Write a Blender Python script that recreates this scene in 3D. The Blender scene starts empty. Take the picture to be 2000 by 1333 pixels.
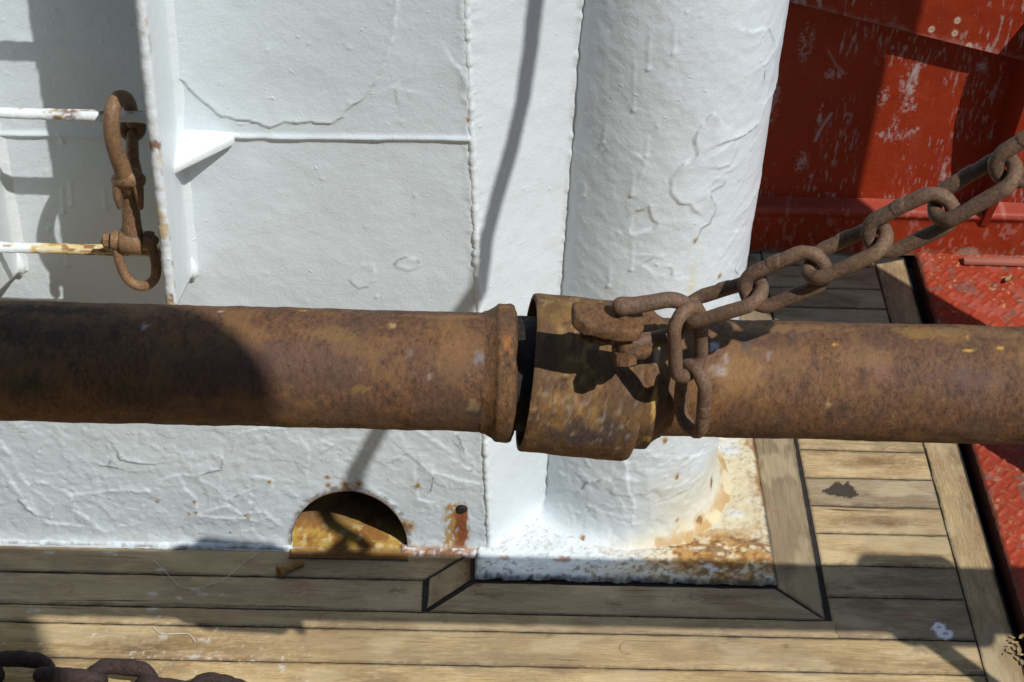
import bpy, math, random
import numpy as np
from mathutils import Vector, Matrix, Quaternion

random.seed(7); rng = np.random.default_rng(7)
scene = bpy.context.scene
COL = scene.collection
R = math.radians

# ------------------------------------------------------------------ camera
PITCH, ROLL, YAW, F = 0.69837, 0.05397, 0.04427, 3500.0     # photo measured at 2000 x 1333
cam_pos = np.array([0.0, 0.0, 1.65])
_f = np.array([math.sin(YAW)*math.cos(PITCH), math.cos(YAW)*math.cos(PITCH), -math.sin(PITCH)])
_r = np.array([math.cos(YAW), -math.sin(YAW), 0.0]); _u = np.cross(_r, _f)
c_, s_ = math.cos(ROLL), math.sin(ROLL)
CR, CU, CF = c_*_r + s_*_u, -s_*_r + c_*_u, _f
cam = bpy.data.cameras.new('camera'); cam_o = bpy.data.objects.new('camera', cam); COL.objects.link(cam_o)
cam.lens = 36.0*F/2000.0; cam.sensor_width = 36.0; cam.clip_start = 0.02; cam.clip_end = 500
m = Matrix.Identity(4)
for i in range(3):
    m[i][0] = CR[i]; m[i][1] = CU[i]; m[i][2] = -CF[i]; m[i][3] = cam_pos[i]
cam_o.matrix_world = m
scene.camera = cam_o
scene.render.resolution_x, scene.render.resolution_y = 1024, 682

# ------------------------------------------------------------------ light
SUN = np.array([-0.51, 0.565, -1.0])                        # direction the light travels
world = bpy.data.worlds.new('World'); scene.world = world; world.use_nodes = True
wn = world.node_tree.nodes; wl = world.node_tree.links
sky = wn.new('ShaderNodeTexSky'); sky.sky_type = 'NISHITA'; sky.sun_disc = False
to_sun = -SUN/np.linalg.norm(SUN)
sky.sun_elevation = math.asin(to_sun[2]); sky.sun_rotation = math.atan2(to_sun[0], to_sun[1])
sky.ozone_density = 3.0; sky.dust_density = 0.4; sky.air_density = 1.2
wl.new(sky.outputs['Color'], wn['Background'].inputs['Color']); wn['Background'].inputs['Strength'].default_value = 0.105
sl = bpy.data.lights.new('sun', 'SUN'); sl.energy = 5.0; sl.angle = R(0.53); sl.color = (1.0, 0.98, 0.945)
so = bpy.data.objects.new('sun', sl); COL.objects.link(so)
so.rotation_euler = Vector(SUN).to_track_quat('-Z', 'Y').to_euler()
so.location = (2, -2, 4)
scene.view_settings.view_transform = 'Standard'; scene.view_settings.look = 'None'
scene.view_settings.exposure = -0.26; scene.view_settings.gamma = 1.0

# ------------------------------------------------------------------ measuring: where a sight line meets a plane of the place
def ray(px, py): return CR*(px-1000)/F - CU*(py-666.5)/F + CF
def at_z(px, py, z=0.0):
    d = ray(px, py); return cam_pos + d*(z-cam_pos[2])/d[2]
def at_y(px, py, y):
    d = ray(px, py); return cam_pos + d*y/d[1]
def at_d(px, py, w): return cam_pos + ray(px, py)*w

# ------------------------------------------------------------------ numpy noise
def _h(ix, iy, s):
    n = (ix.astype(np.int64)*374761393 + iy.astype(np.int64)*668265263 + s*1442695041) & 0xffffffff
    n = ((n ^ (n >> 13))*1274126177) & 0xffffffff
    n = (n ^ (n >> 16)) & 0xffffffff
    return n.astype(np.float64)/4294967295.0
def vn(x, y, s=0):
    x = np.asarray(x, float); y = np.asarray(y, float)
    ix = np.floor(x); iy = np.floor(y); fx = x-ix; fy = y-iy
    fx = fx*fx*(3-2*fx); fy = fy*fy*(3-2*fy)
    a = _h(ix, iy, s); b = _h(ix+1, iy, s); c = _h(ix, iy+1, s); d = _h(ix+1, iy+1, s)
    return (a*(1-fx)+b*fx)*(1-fy) + (c*(1-fx)+d*fx)*fy
def fbm(x, y, s=0, o=4):
    t = 0; a = .5; k = 1.0; n = 0
    for i in range(o):
        t = t + a*vn(x*k, y*k, s+i*17); n += a; a *= .5; k *= 2.03
    return t/n
def sstep(a, b, x):
    t = np.clip((x-a)/(b-a), 0, 1); return t*t*(3-2*t)

def seg_dist(X, Y, pts):
    """distance to a polyline and the side of it"""
    best = np.full(X.shape, 9.0); side = np.zeros(X.shape)
    for (ax, ay), (bx, by) in zip(pts[:-1], pts[1:]):
        dx, dy = bx-ax, by-ay; L2 = dx*dx+dy*dy+1e-12
        t = np.clip(((X-ax)*dx+(Y-ay)*dy)/L2, 0, 1)
        d = np.hypot(X-ax-t*dx, Y-ay-t*dy)
        k = d < best
        best = np.where(k, d, best); side = np.where(k, np.sign((X-ax)*dy-(Y-ay)*dx), side)
    return best, side
def rough_line(pts, step=.006, amp=.0018, seed=0):
    """a hand drawn line broken into small irregular steps"""
    r = random.Random(seed); out = [pts[0]]
    for a, b in zip(pts[:-1], pts[1:]):
        L = math.hypot(b[0]-a[0], b[1]-a[1]); n = max(1, int(L/step))
        for i in range(1, n+1):
            t = i/n; j = amp if i < n else amp*.3
            out.append((a[0]+(b[0]-a[0])*t+r.uniform(-j, j), a[1]+(b[1]-a[1])*t+r.uniform(-j, j)))
    return out

class Stain:
    """colour wear painted on a surface: rgb + amount"""
    def __init__(s, shape):
        s.c = np.zeros(shape+(3,)); s.a = np.zeros(shape)
    def put(s, mask, col):
        mask = np.clip(mask, 0, 1)
        tot = mask + s.a*(1-mask)
        w = np.where(tot > 1e-6, mask/np.maximum(tot, 1e-6), 0)[..., None]
        s.c = s.c*(1-w) + np.array(col)*w; s.a = tot
    def rgba(s): return np.concatenate([s.c, s.a[..., None]], -1)

# ------------------------------------------------------------------ objects
def link(o, parent=None):
    COL.objects.link(o)
    if parent: o.parent = parent
    return o
def empty(name, loc, label=None, cat=None, group=None):
    o = bpy.data.objects.new(name, None); o.empty_display_size = .02
    COL.objects.link(o); o.location = loc
    tag(o, label, cat, group)
    return o
def tag(o, label=None, cat=None, group=None, kind=None):
    if label: o['label'] = label
    if cat: o['category'] = cat
    if group: o['group'] = group
    if kind: o['kind'] = kind
    return o
def mesh_obj(name, verts, faces, mat, parent=None, smooth=True, origin=None):
    verts = np.asarray(verts, float)
    o_ = np.zeros(3)
    if parent is not None:
        p = parent; 
        while p is not None: o_ = o_ + np.array(p.location); p = p.parent
    if origin is None: origin = o_ if parent is not None else np.zeros(3)
    me = bpy.data.meshes.new(name); me.from_pydata((verts-origin).tolist(), [], [tuple(int(i) for i in f) for f in faces]); me.update()
    if smooth: me.polygons.foreach_set('use_smooth', [True]*len(me.polygons))
    me.materials.append(mat)
    o = bpy.data.objects.new(name, me); link(o, parent); o.location = tuple(origin-o_)
    return o
def set_attr(o, name, rgba):
    a = o.data.attributes.new(name, 'FLOAT_COLOR', 'POINT')
    a.data.foreach_set('color', np.asarray(rgba, np.float32).reshape(-1))
def set_uv(o, uv):
    l = o.data.uv_layers.new(name='UVMap')
    vi = np.empty(len(o.data.loops), np.int32); o.data.loops.foreach_get('vertex_index', vi)
    l.data.foreach_set('uv', np.asarray(uv, np.float32)[vi].reshape(-1))
def grid_faces(nu, nv, wrap=False, keep=None, off=0):
    i = np.arange(nu-1 if not wrap else nu)[:, None]; j = np.arange(nv-1)[None, :]
    a = i*nv+j; b = ((i+1) % nu)*nv+j
    f = np.stack([a, b, b+1, a+1], -1)
    if keep is not None: f = f[keep]
    return (f.reshape(-1, 4)+off)

class MB:
    def __init__(s): s.v = []; s.f = []; s.n = 0
    def add(s, v, f):
        v = [tuple(map(float, p)) for p in v]
        s.v += v; s.f += [tuple(int(i)+s.n for i in q) for q in f]; s.n += len(v); return s
    def box(s, lo, hi, bev=0.0, M=None):
        (x0, y0, z0), (x1, y1, z1) = lo, hi
        b = min(bev, (x1-x0)*.45, (y1-y0)*.45, (z1-z0)*.45)
        import bmesh
        bm = bmesh.new(); bmesh.ops.create_cube(bm, size=1)
        for q in bm.verts: q.co = Vector(((x0+x1)/2+q.co.x*(x1-x0), (y0+y1)/2+q.co.y*(y1-y0), (z0+z1)/2+q.co.z*(z1-z0)))
        if b > 0: bmesh.ops.bevel(bm, geom=bm.edges[:], offset=b, segments=2, affect='EDGES', profile=.5)
        if M is not None: bm.transform(M)
        bm.verts.index_update()
        s.add([q.co for q in bm.verts], [[w.index for w in f.verts] for f in bm.faces]); bm.free(); return s
    def prism(s, poly, z0, z1, bev=0.0, M=None):
        import bmesh
        bm = bmesh.new(); vs = [bm.verts.new((x, y, z0)) for x, y in poly]; f = bm.faces.new(vs)
        r = bmesh.ops.extrude_face_region(bm, geom=[f])
        for q in r['geom']:
            if isinstance(q, bmesh.types.BMVert): q.co.z = z1
        bmesh.ops.recalc_face_normals(bm, faces=bm.faces[:])
        if bev > 0: bmesh.ops.bevel(bm, geom=bm.edges[:], offset=bev, segments=2, affect='EDGES', profile=.5)
        if M is not None: bm.transform(M)
        bm.verts.index_update()
        s.add([q.co for q in bm.verts], [[w.index for w in f.verts] for f in bm.faces]); bm.free(); return s
    def tube(s, pts, rad, n=14, closed=False, flat=None, up=None, caps=True, round_ends=False):
        """swept round bar; rad one number or one per point; flat = (sx, sy) squashes the section"""
        P = [Vector(p) for p in pts]; k = len(P)
        rad = [rad]*k if not hasattr(rad, '__len__') else list(rad)
        if round_ends and not closed:
            t0 = (P[0]-P[1]).normalized(); t1 = (P[-1]-P[-2]).normalized()
            a = [(P[0]+t0*rad[0]*math.sin(q), rad[0]*math.cos(q)) for q in (1.45, 1.1, .7, .35)]
            b = [(P[-1]+t1*rad[-1]*math.sin(q), rad[-1]*math.cos(q)) for q in (.35, .7, 1.1, 1.45)]
            P = [p for p, _ in a]+P+[p for p, _ in b]; rad = [q for _, q in a]+rad+[q for _, q in b]; k = len(P)
        T = []
        for i in range(k):
            a = P[(i-1) % k] if (closed or i > 0) else P[i]; b = P[(i+1) % k] if (closed or i < k-1) else P[i]
            T.append((b-a).normalized())
        U = Vector(up) if up is not None else (Vector((0, 0, 1)) if abs(T[0].z) < .8 else Vector((0, 1, 0)))
        U = (U-T[0]*U.dot(T[0])).normalized(); V = []; F_ = []
        for i in range(k):
            if i: 
                q = T[i-1].rotation_difference(T[i]); U = q @ U; U = (U-T[i]*U.dot(T[i])).normalized()
            W = T[i].cross(U); fx, fy = flat if flat else (1, 1)
            for j in range(n):
                a = 2*math.pi*j/n
                V.append(P[i]+(U*math.cos(a)*fx+W*math.sin(a)*fy)*rad[i])
        for i in range(k if closed else k-1):
            for j in range(n):
                a = i*n+j; b = i*n+(j+1) % n; c = ((i+1) % k)*n+(j+1) % n; d = ((i+1) % k)*n+j
                F_.append((a, b, c, d))
        if not closed and caps: F_ += [tuple(range(n))[::-1], tuple(range((k-1)*n, k*n))]
        return s.add(V, F_)
    def lathe(s, prof, O, A, n=64, dent=0.0, seed=0, closed_ends=True):
        """(along, radius) profile turned about the axis A from O"""
        A = Vector(A).normalized(); U = Vector((0, 0, 1)) if abs(A.z) < .9 else Vector((0, 1, 0)); U = (U-A*U.dot(A)).normalized(); W = A.cross(U); V = []; F_ = []
        for i, (x, r) in enumerate(prof):
            for j in range(n):
                a = 2*math.pi*j/n
                rr = r*(1+dent*(float(fbm(np.array(x*60), np.array(8*math.cos(a)), seed, 3))+float(fbm(np.array(x*60+50), np.array(8*math.sin(a)), seed+5, 3))-1))
                V.append(Vector(O)+A*x+(U*math.cos(a)+W*math.sin(a))*rr)
        for i in range(len(prof)-1):
            for j in range(n):
                a = i*n+j; b = i*n+(j+1) % n; F_.append((a, a+n, b+n, b))
        if closed_ends: F_ += [tuple(range(n)), tuple(range((len(prof)-1)*n, len(prof)*n))[::-1]]
        return s.add(V, F_)
    def build(s, name, mat, parent=None, smooth=True, origin=None, sharp=40):
        o = mesh_obj(name, s.v, s.f, mat, parent, smooth, origin)
        if smooth and sharp:
            try: o.data.set_sharp_from_angle(angle=R(sharp))
            except Exception: pass
        return o
def spline(pts, n=8, closed=False):
    P = [Vector(p) for p in pts]; k = len(P); out = []
    for i in range(k if closed else k-1):
        p0 = P[(i-1) % k] if (closed or i > 0) else P[0]*2-P[1]
        p1 = P[i]; p2 = P[(i+1) % k]; p3 = P[(i+2) % k] if (closed or i < k-2) else P[-1]*2-P[-2]
        for j in range(n):
            t = j/n
            out.append(.5*((2*p1)+(p2-p0)*t+(2*p0-5*p1+4*p2-p3)*t*t+(3*p1-p0-3*p2+p3)*t**3))
    if not closed: out.append(P[-1])
    return out

# ------------------------------------------------------------------ materials
class NT:
    def __init__(s, name):
        s.m = bpy.data.materials.new(name); s.m.use_nodes = True; s.t = s.m.node_tree; s.b = s.t.nodes['Principled BSDF']
    def n(s, typ, **k):
        q = s.t.nodes.new(typ)
        for a, v in k.items(): setattr(q, a, v)
        return q
    def l(s, a, b): s.t.links.new(a, b)
    def coord(s, kind='Object', scale=(1, 1, 1), rnd=0.0):
        tc = s.n('ShaderNodeTexCoord'); mp = s.n('ShaderNodeMapping'); mp.inputs['Scale'].default_value = scale
        src = tc.outputs[kind]
        if rnd:
            oi = s.n('ShaderNodeObjectInfo'); mu = s.n('ShaderNodeMath', operation='MULTIPLY'); mu.inputs[1].default_value = rnd
            s.l(oi.outputs['Random'], mu.inputs[0]); ad = s.n('ShaderNodeVectorMath', operation='ADD'); s.l(src, ad.inputs[0]); s.l(mu.outputs[0], ad.inputs[1]); src = ad.outputs[0]
        s.l(src, mp.inputs['Vector']); return mp.outputs[0]
    def noise(s, vec, scale, detail=6, rough=.6, dist=0.0):
        q = s.n('ShaderNodeTexNoise'); q.inputs['Scale'].default_value = scale; q.inputs['Detail'].default_value = detail
        q.inputs['Roughness'].default_value = rough; q.inputs['Distortion'].default_value = dist
        s.l(vec, q.inputs['Vector']); return q.outputs['Fac']
    def ramp(s, fac, stops):
        q = s.n('ShaderNodeValToRGB'); e = q.color_ramp.elements
        while len(e) < len(stops): e.new(.5)
        for i, (p, c) in enumerate(stops):
            e[i].position = p; e[i].color = (c, c, c, 1) if not hasattr(c, '__len__') else (*c, 1)
        s.l(fac, q.inputs[0]); return q.outputs[0]
    def mix(s, fac, a, b, mode='MIX'):
        q = s.n('ShaderNodeMix', data_type='RGBA', blend_type=mode)
        for v, i in ((fac, 0), (a, 6), (b, 7)):
            if hasattr(v, 'is_linked') or hasattr(v, 'links'): s.l(v, q.inputs[i])
            elif i == 0: q.inputs[0].default_value = v
            else: q.inputs[i].default_value = (*v, 1)
        return q.outputs[2]
    def math(s, op, a, b=None):
        q = s.n('ShaderNodeMath', operation=op)
        for i, v in enumerate((a, b)):
            if v is None: continue
            if hasattr(v, 'links'): s.l(v, q.inputs[i])
            else: q.inputs[i].default_value = v
        return q.outputs[0]
    def bump(s, h, dist, strength=1.0, nrm=None):
        q = s.n('ShaderNodeBump'); q.inputs['Distance'].default_value = dist; q.inputs['Strength'].default_value = strength
        s.l(h, q.inputs['Height'])
        if nrm is not None: s.l(nrm, q.inputs['Normal'])
        return q.outputs[0]
    def stain(s, base, name='stain'):
        at = s.n('ShaderNodeAttribute', attribute_name=name); return s.mix(at.outputs['Alpha'], base, at.outputs['Color']), at.outputs['Alpha']
    def done(s, col, rough, nrm=None, metal=0.0, spec=.5):
        s.l(col, s.b.inputs['Base Color']) if hasattr(col, 'links') else setattr(s.b.inputs['Base Color'], 'default_value', (*col, 1))
        if hasattr(rough, 'links'): s.l(rough, s.b.inputs['Roughness'])
        else: s.b.inputs['Roughness'].default_value = rough
        s.b.inputs['Metallic'].default_value = metal; s.b.inputs['Specular IOR Level'].default_value = spec
        if nrm is not None: s.l(nrm, s.b.inputs['Normal'])
        return s.m

def mat_white(name='white_paint', tint=(.625, .685, .715), stained=True, peel=1.0):
    t = NT(name); v = t.coord()
    big = t.noise(v, 3.5, 4); mid = t.noise(v, 40, 5, .65); fine = t.noise(v, 330, 3, .5); sp = t.noise(v, 150, 2, .5)
    dark = tuple(c*.9 for c in tint)
    col = t.mix(t.ramp(big, [(.35, 0), (.7, 1)]), tint, (dark[0], dark[1]*1.01, dark[2]*1.0))
    col = t.mix(t.math('MULTIPLY', t.ramp(mid, [(.6, 0), (.8, 1)]), .25), col, (.58, .58, .52))
    col = t.mix(t.math('MULTIPLY', t.ramp(sp, [(.77, 0), (.80, 1)]), .5), col, (.32, .25, .16))
    rough = .36
    if stained:
        col, a = t.stain(col); rough = t.math('ADD', t.math('MULTIPLY', a, .4), .36)
    n = t.bump(mid, .0016*peel, .55); n = t.bump(fine, .0007*peel, .5, n)
    pim = t.ramp(t.noise(v, 95, 1, .3), [(.74, 0), (.80, 1)]); n = t.bump(pim, .0008*peel, .5, n)
    return t.done(col, rough, n, 0, .45)

def mat_rust(name, cols, dark=.5, scale=1.0, ring=None, stained=False, rnd=0.0, bumpd=.0012, rough=.72, ochre=.5):
    """cols: base brown, second brown, dark crust, ochre bloom"""
    t = NT(name); sc = ring if ring else (1, 1, 1)
    v = t.coord('Object', (1, 1, 1), rnd); vs = t.coord('Object', sc, rnd)
    big = t.noise(v, 9*scale, 5, .6, .4); mid = t.noise(vs, 45*scale, 7, .68, .3); fine = t.noise(vs, 190*scale, 6, .7); spk = t.noise(v, 420*scale, 3, .6)
    col = t.mix(t.ramp(big, [(.36, 0), (.64, 1)]), cols[0], cols[1])
    col = t.mix(t.ramp(mid, [(.50, 0), (.72, 1)]), col, cols[2])
    oc = t.math('MULTIPLY', t.ramp(t.noise(vs, 30*scale, 8, .72, .6), [(.55, 0), (.70, 1)]), ochre)
    col = t.mix(oc, col, cols[3])
    col = t.mix(t.ramp(fine, [(.30, .75), (.52, 0)]), col, tuple(c*.35 for c in cols[2]))
    col = t.mix(t.math('MULTIPLY', t.ramp(fine, [(.56, 0), (.74, 1)]), .55), col, tuple(min(1, c*1.75) for c in cols[0]))
    col = t.mix(t.math('MULTIPLY', t.ramp(spk, [(.66, 0), (.75, 1)]), .5), col, (.36, .22, .10))
    if stained: col, a = t.stain(col)
    n = t.bump(big, bumpd*2.5, .5); n = t.bump(mid, bumpd*1.2, .7, n); n = t.bump(fine, bumpd*.6, .8, n)
    pit = t.ramp(t.noise(v, 240*scale, 3, .55), [(.27, 0), (.36, 1)]); n = t.bump(pit, bumpd*.5, .6, n); col = t.mix(t.math('MULTIPLY', t.math('SUBTRACT', 1.0, pit), .3), col, tuple(c*.5 for c in cols[2]))
    rg = t.ramp(mid, [(.3, rough-.12), (.7, rough+.16)])
    return t.done(col, rg, n, 0.0, .28)

M_WHITE = mat_white()
M_POSTW = mat_white('white_post_paint', (.68, .735, .765), True, .9)
M_RAIL = mat_white('white_ladder_paint', (.70, .745, .76), True, 1.2)
M_PIPE = mat_rust('pipe_rust', ((.172, .080, .033), (.125, .062, .034), (.064, .038, .025), (.27, .14, .042)), ring=(1, .62, .62), scale=1.5, stained=True, rough=.68, ochre=.42, bumpd=.0016)
M_SOCK = mat_rust('socket_rust', ((.175, .085, .035), (.125, .066, .033), (.060, .036, .022), (.27, .15, .045)), ring=(1, .6, .6), scale=1.8, stained=True, ochre=.45, bumpd=.0015)
M_LINK = mat_rust('chain_rust', ((.185, .108, .062), (.140, .083, .054), (.085, .056, .041), (.27, .15, .058)), scale=2.2, rnd=9.0, bumpd=.0006, rough=.62, ochre=.35)
M_HOOK = mat_rust('hook_rust', ((.25, .145, .072), (.205, .12, .068), (.13, .08, .05), (.34, .19, .065)), scale=2.0, bumpd=.0004, rough=.5, ochre=.3)
M_DCHAIN = mat_rust('shaded_chain_rust', ((.055, .033, .027), (.042, .028, .024), (.024, .019, .018), (.075, .043, .027)), scale=1.5, rnd=9.0, bumpd=.0008, rough=.8, ochre=.25)  # rust colours darkened to stand in for shade over the near chain
M_BOLT = mat_rust('bolt_rust', ((.30, .165, .045), (.23, .12, .04), (.10, .06, .03), (.42, .25, .07)), scale=3, bumpd=.0004)
M_DARKIN = mat_rust('dark_inside', ((.03, .024, .02), (.02, .016, .014), (.012, .01, .01), (.05, .03, .015)), scale=1, ochre=.2)

def mat_wood():
    t = NT('weathered_teak'); tc = t.n('ShaderNodeTexCoord'); uv = tc.outputs['UV']
    def mp(sx, sy):
        q = t.n('ShaderNodeMapping'); q.inputs['Scale'].default_value = (sx, sy, 1); t.l(uv, q.inputs['Vector']); return q.outputs[0]
    blot = t.noise(mp(9, 30), 1, 5, .6, .5); grain = t.noise(mp(30, 460), 1, 9, .72, .3); fine = t.noise(mp(130, 1500), 1, 5, .7); crack = t.noise(mp(5, 190), 1, 5, .55, .9)
    speck = t.noise(mp(230, 420), 1, 3, .6); pale = t.noise(mp(22, 70), 1, 6, .7, .3)
    at = t.n('ShaderNodeAttribute', attribute_name='tone')
    col = t.ramp(grain, [(.28, (.21, .145, .078)), (.44, (.42, .305, .165)), (.60, (.53, .405, .235)), (.8, (.61, .49, .31))])
    col = t.mix(t.math('MULTIPLY', t.ramp(blot, [(.40, 1), (.60, 0)]), .55), col, (.225, .15, .075))
    col = t.mix(t.math('MULTIPLY', t.ramp(pale, [(.56, 0), (.72, 1)]), .45), col, (.58, .50, .36))
    col = t.mix(1.0, col, at.outputs['Color'], 'MULTIPLY')
    col = t.mix(t.math('MULTIPLY', t.ramp(fine, [(.36, 1), (.52, 0)]), .42), col, (.13, .085, .045))
    ck = t.ramp(crack, [(.268, 1), (.315, 0)])
    col = t.mix(t.math('MULTIPLY', ck, .85), col, (.045, .032, .022))
    col = t.mix(t.math('MULTIPLY', t.ramp(speck, [(.70, 0), (.76, 1)]), .6), col, (.075, .055, .038))
    col = t.mix(t.math('MULTIPLY', t.ramp(speck, [(.235, 1), (.275, 0)]), .55), col, (.62, .60, .54))
    col, a = t.stain(col)
    n = t.bump(grain, .0011, .6); n = t.bump(fine, .0004, .6, n); n = t.bump(t.math('SUBTRACT', 1.0, ck), .0016, .7, n)
    return t.done(col, .78, n, 0, .25)
M_WOOD = mat_wood()

def mat_red(name='red_paint', rough=.46, wornc=(.36, .30, .27), stained=True, base=(.275, .030, .009)):
    t = NT(name); v = t.coord(); vz = t.coord('Object', (1, 1, .16)); 
    big = t.noise(v, 5, 4); mid = t.noise(v, 30, 6, .65)
    col = t.mix(t.ramp(big, [(.35, 0), (.68, 1)]), base, tuple(c*.80 for c in base))
    col = t.mix(t.math('MULTIPLY', t.ramp(mid, [(.5, 0), (.75, 1)]), .5), col, (.31, .052, .022))
    scr = t.ramp(t.noise(vz, 230, 8, .78, .15), [(.58, 0), (.74, 1)]); msk = t.ramp(t.noise(v, 7.0, 5, .62), [(.50, 0), (.66, 1)])
    col = t.mix(t.math('MULTIPLY', t.math('MULTIPLY', scr, msk), .5), col, wornc)
    col = t.mix(t.math('MULTIPLY', t.ramp(t.noise(v, 260, 2, .5), [(.72, 0), (.76, 1)]), .7), col, (.45, .33, .24))
    fad = t.ramp(t.noise(vz, 22, 6, .7), [(.56, 0), (.76, 1)]); col = t.mix(t.math('MULTIPLY', fad, .10), col, (.38, .13, .09))
    if stained: col, a = t.stain(col)
    n = t.bump(mid, .0012, .5); n = t.bump(t.noise(v, 240, 3), .0006, .5, n)
    return t.done(col, rough, n, 0, .18)
M_RED = mat_red()
M_PLATE = mat_red('red_plate_paint', .5, (.36, .12, .08), True, (.34, .050, .022))
def mat_plain(name, col, rough=.6, sc=40, var=.3, bumpd=.0005):
    t = NT(name); v = t.coord(); n1 = t.noise(v, sc, 5, .65)
    c = t.mix(t.ramp(n1, [(.35, 0), (.7, 1)]), col, tuple(x*(1-var) for x in col))
    return t.done(c, rough, t.bump(n1, bumpd, .6), 0, .4)
M_CAULK = mat_plain('black_caulking', (.028, .024, .020), .85, 120, .5, .0015)
M_LEAF = mat_plain('dry_leaf', (.34, .235, .10), .8, 200, .5)
M_SCRAP = mat_plain('white_scrap', (.78, .78, .74), .7, 90, .2)
M_LINE = mat_plain('clear_line', (.60, .57, .48), .4, 90, .2)
M_GROUND = mat_plain('under_deck', (.022, .018, .014), .95, 9, .5)

# ================================================================== SETTING: deck
WALL_Y = 1.554
POST = np.array([.227, 1.690]); POST_R = .120
deckV, deckF, deckUV, deckTone, deckSt = [], [], [], [], []; deckN = 0
# wear on the deck, in metres on the deck
def dz(px, py): p = at_z(px, py, 0); return p[0], p[1]
plugs = [dz(640, 1208), dz(128, 1150), dz(872, 1127), dz(1225, 1266), dz(1655, 1107), dz(1480, 1118), dz(1735, 884), dz(300, 1309)]
white_dots = [(dz(96, 1080), .006, .0025), (dz(215, 1078), .008, .003), (dz(225, 1085), .003, .002), (dz(315, 1113), .006, .003), (dz(385, 1151), .008, .003), (dz(350, 1168), .004, .003), (dz(297, 1160), .006, .003), (dz(395, 1161), .007, .002), (dz(433, 1163), .006, .002), (dz(295, 1189), .008, .0035), (dz(310, 1205), .003, .002), (dz(65, 1192), .009, .003), (dz(318, 1244), .004, .006), (dz(380, 1283), .006, .003), (dz(553, 1304), .004, .003), (dz(590, 1158), .004, .003), (dz(365, 1176), .003, .002), (dz(400, 1251), .008, .003)]
red_dots = [(dz(1395, 1165), .012, .003), (dz(1440, 1178), .012, .004), (dz(1365, 1187), .004, .002), (dz(1316, 1175), .004, .002), (dz(590, 1150), .014, .010), (dz(1770, 1202), .012, .005), (dz(1638, 987), .005, .002), (dz(1515, 1000), .006, .004), (dz(370, 1295), .004, .002), (dz(1545, 1300), .006, .002), (dz(1475, 1163), .010, .003), (dz(1885, 1190), .005, .004), (dz(1770, 897), .004, .002)]
dark_marks = [(dz(775, 1155), .011, .006), (dz(1650, 1104), .002, .002), (dz(965, 1166), .010, .005), (dz(1547, 1111), .014, .007), (dz(935, 1160), .006, .003), (dz(1810, 1265), .022, .010), (dz(1200, 1180), .012, .006), (dz(395, 1221), .012, .005), (dz(1655, 1148), .011, .004), (dz(290, 1268), .030, .008), (dz(1535, 1262), .003, .003), (dz(1370, 1168), .03, .008), (dz(820, 1097), .006, .004), (dz(66, 1226), .004, .004), (dz(870, 1215), .003, .003), (dz(1075, 1240), .004, .004)]
brown_marks = [(dz(1710, 902), .022, .006), (dz(1735, 1022), .018, .006), (dz(1605, 885), .02, .005), (dz(1700, 1020), .05, .009), (dz(1720, 905), .06, .010), (dz(1520, 494), .030, .006), (dz(1650, 545), .035, .007), (dz(1645, 583), .018, .008), (dz(1560, 540), .04, .004), (dz(400, 1265), .10, .020), (dz(1080, 1307), .02, .006), (dz(1190, 1308), .012, .002), (dz(650, 1226), .05, .006)]
tar = [dz(*p) for p in ((1604, 958), (1625, 950), (1634, 941), (1648, 948), (1656, 938), (1662, 950), (1678, 966), (1668, 973), (1645, 972), (1620, 968))]
blot = [dz(1834, 1226), dz(1846, 1238)]
def in_poly(X, Y, poly):
    r = np.zeros(X.shape, bool); n = len(poly)
    for i in range(n):
        (x0, y0), (x1, y1) = poly[i], poly[(i+1) % n]
        k = ((y0 > Y) != (y1 > Y)) & (X < (x1-x0)*(Y-y0)/(y1-y0+1e-12)+x0); r ^= k
    return r
def spot(X, Y, c, rx, ry, seed, soft=.35, warp=.6, ws=1.0):
    n = fbm(X*260*ws, Y*260*ws, seed, 3)-.5
    e = np.hypot((X-c[0])/rx, (Y-c[1])/ry)+n*warp*2
    return 1-sstep(1-soft, 1+soft, e)
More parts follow.
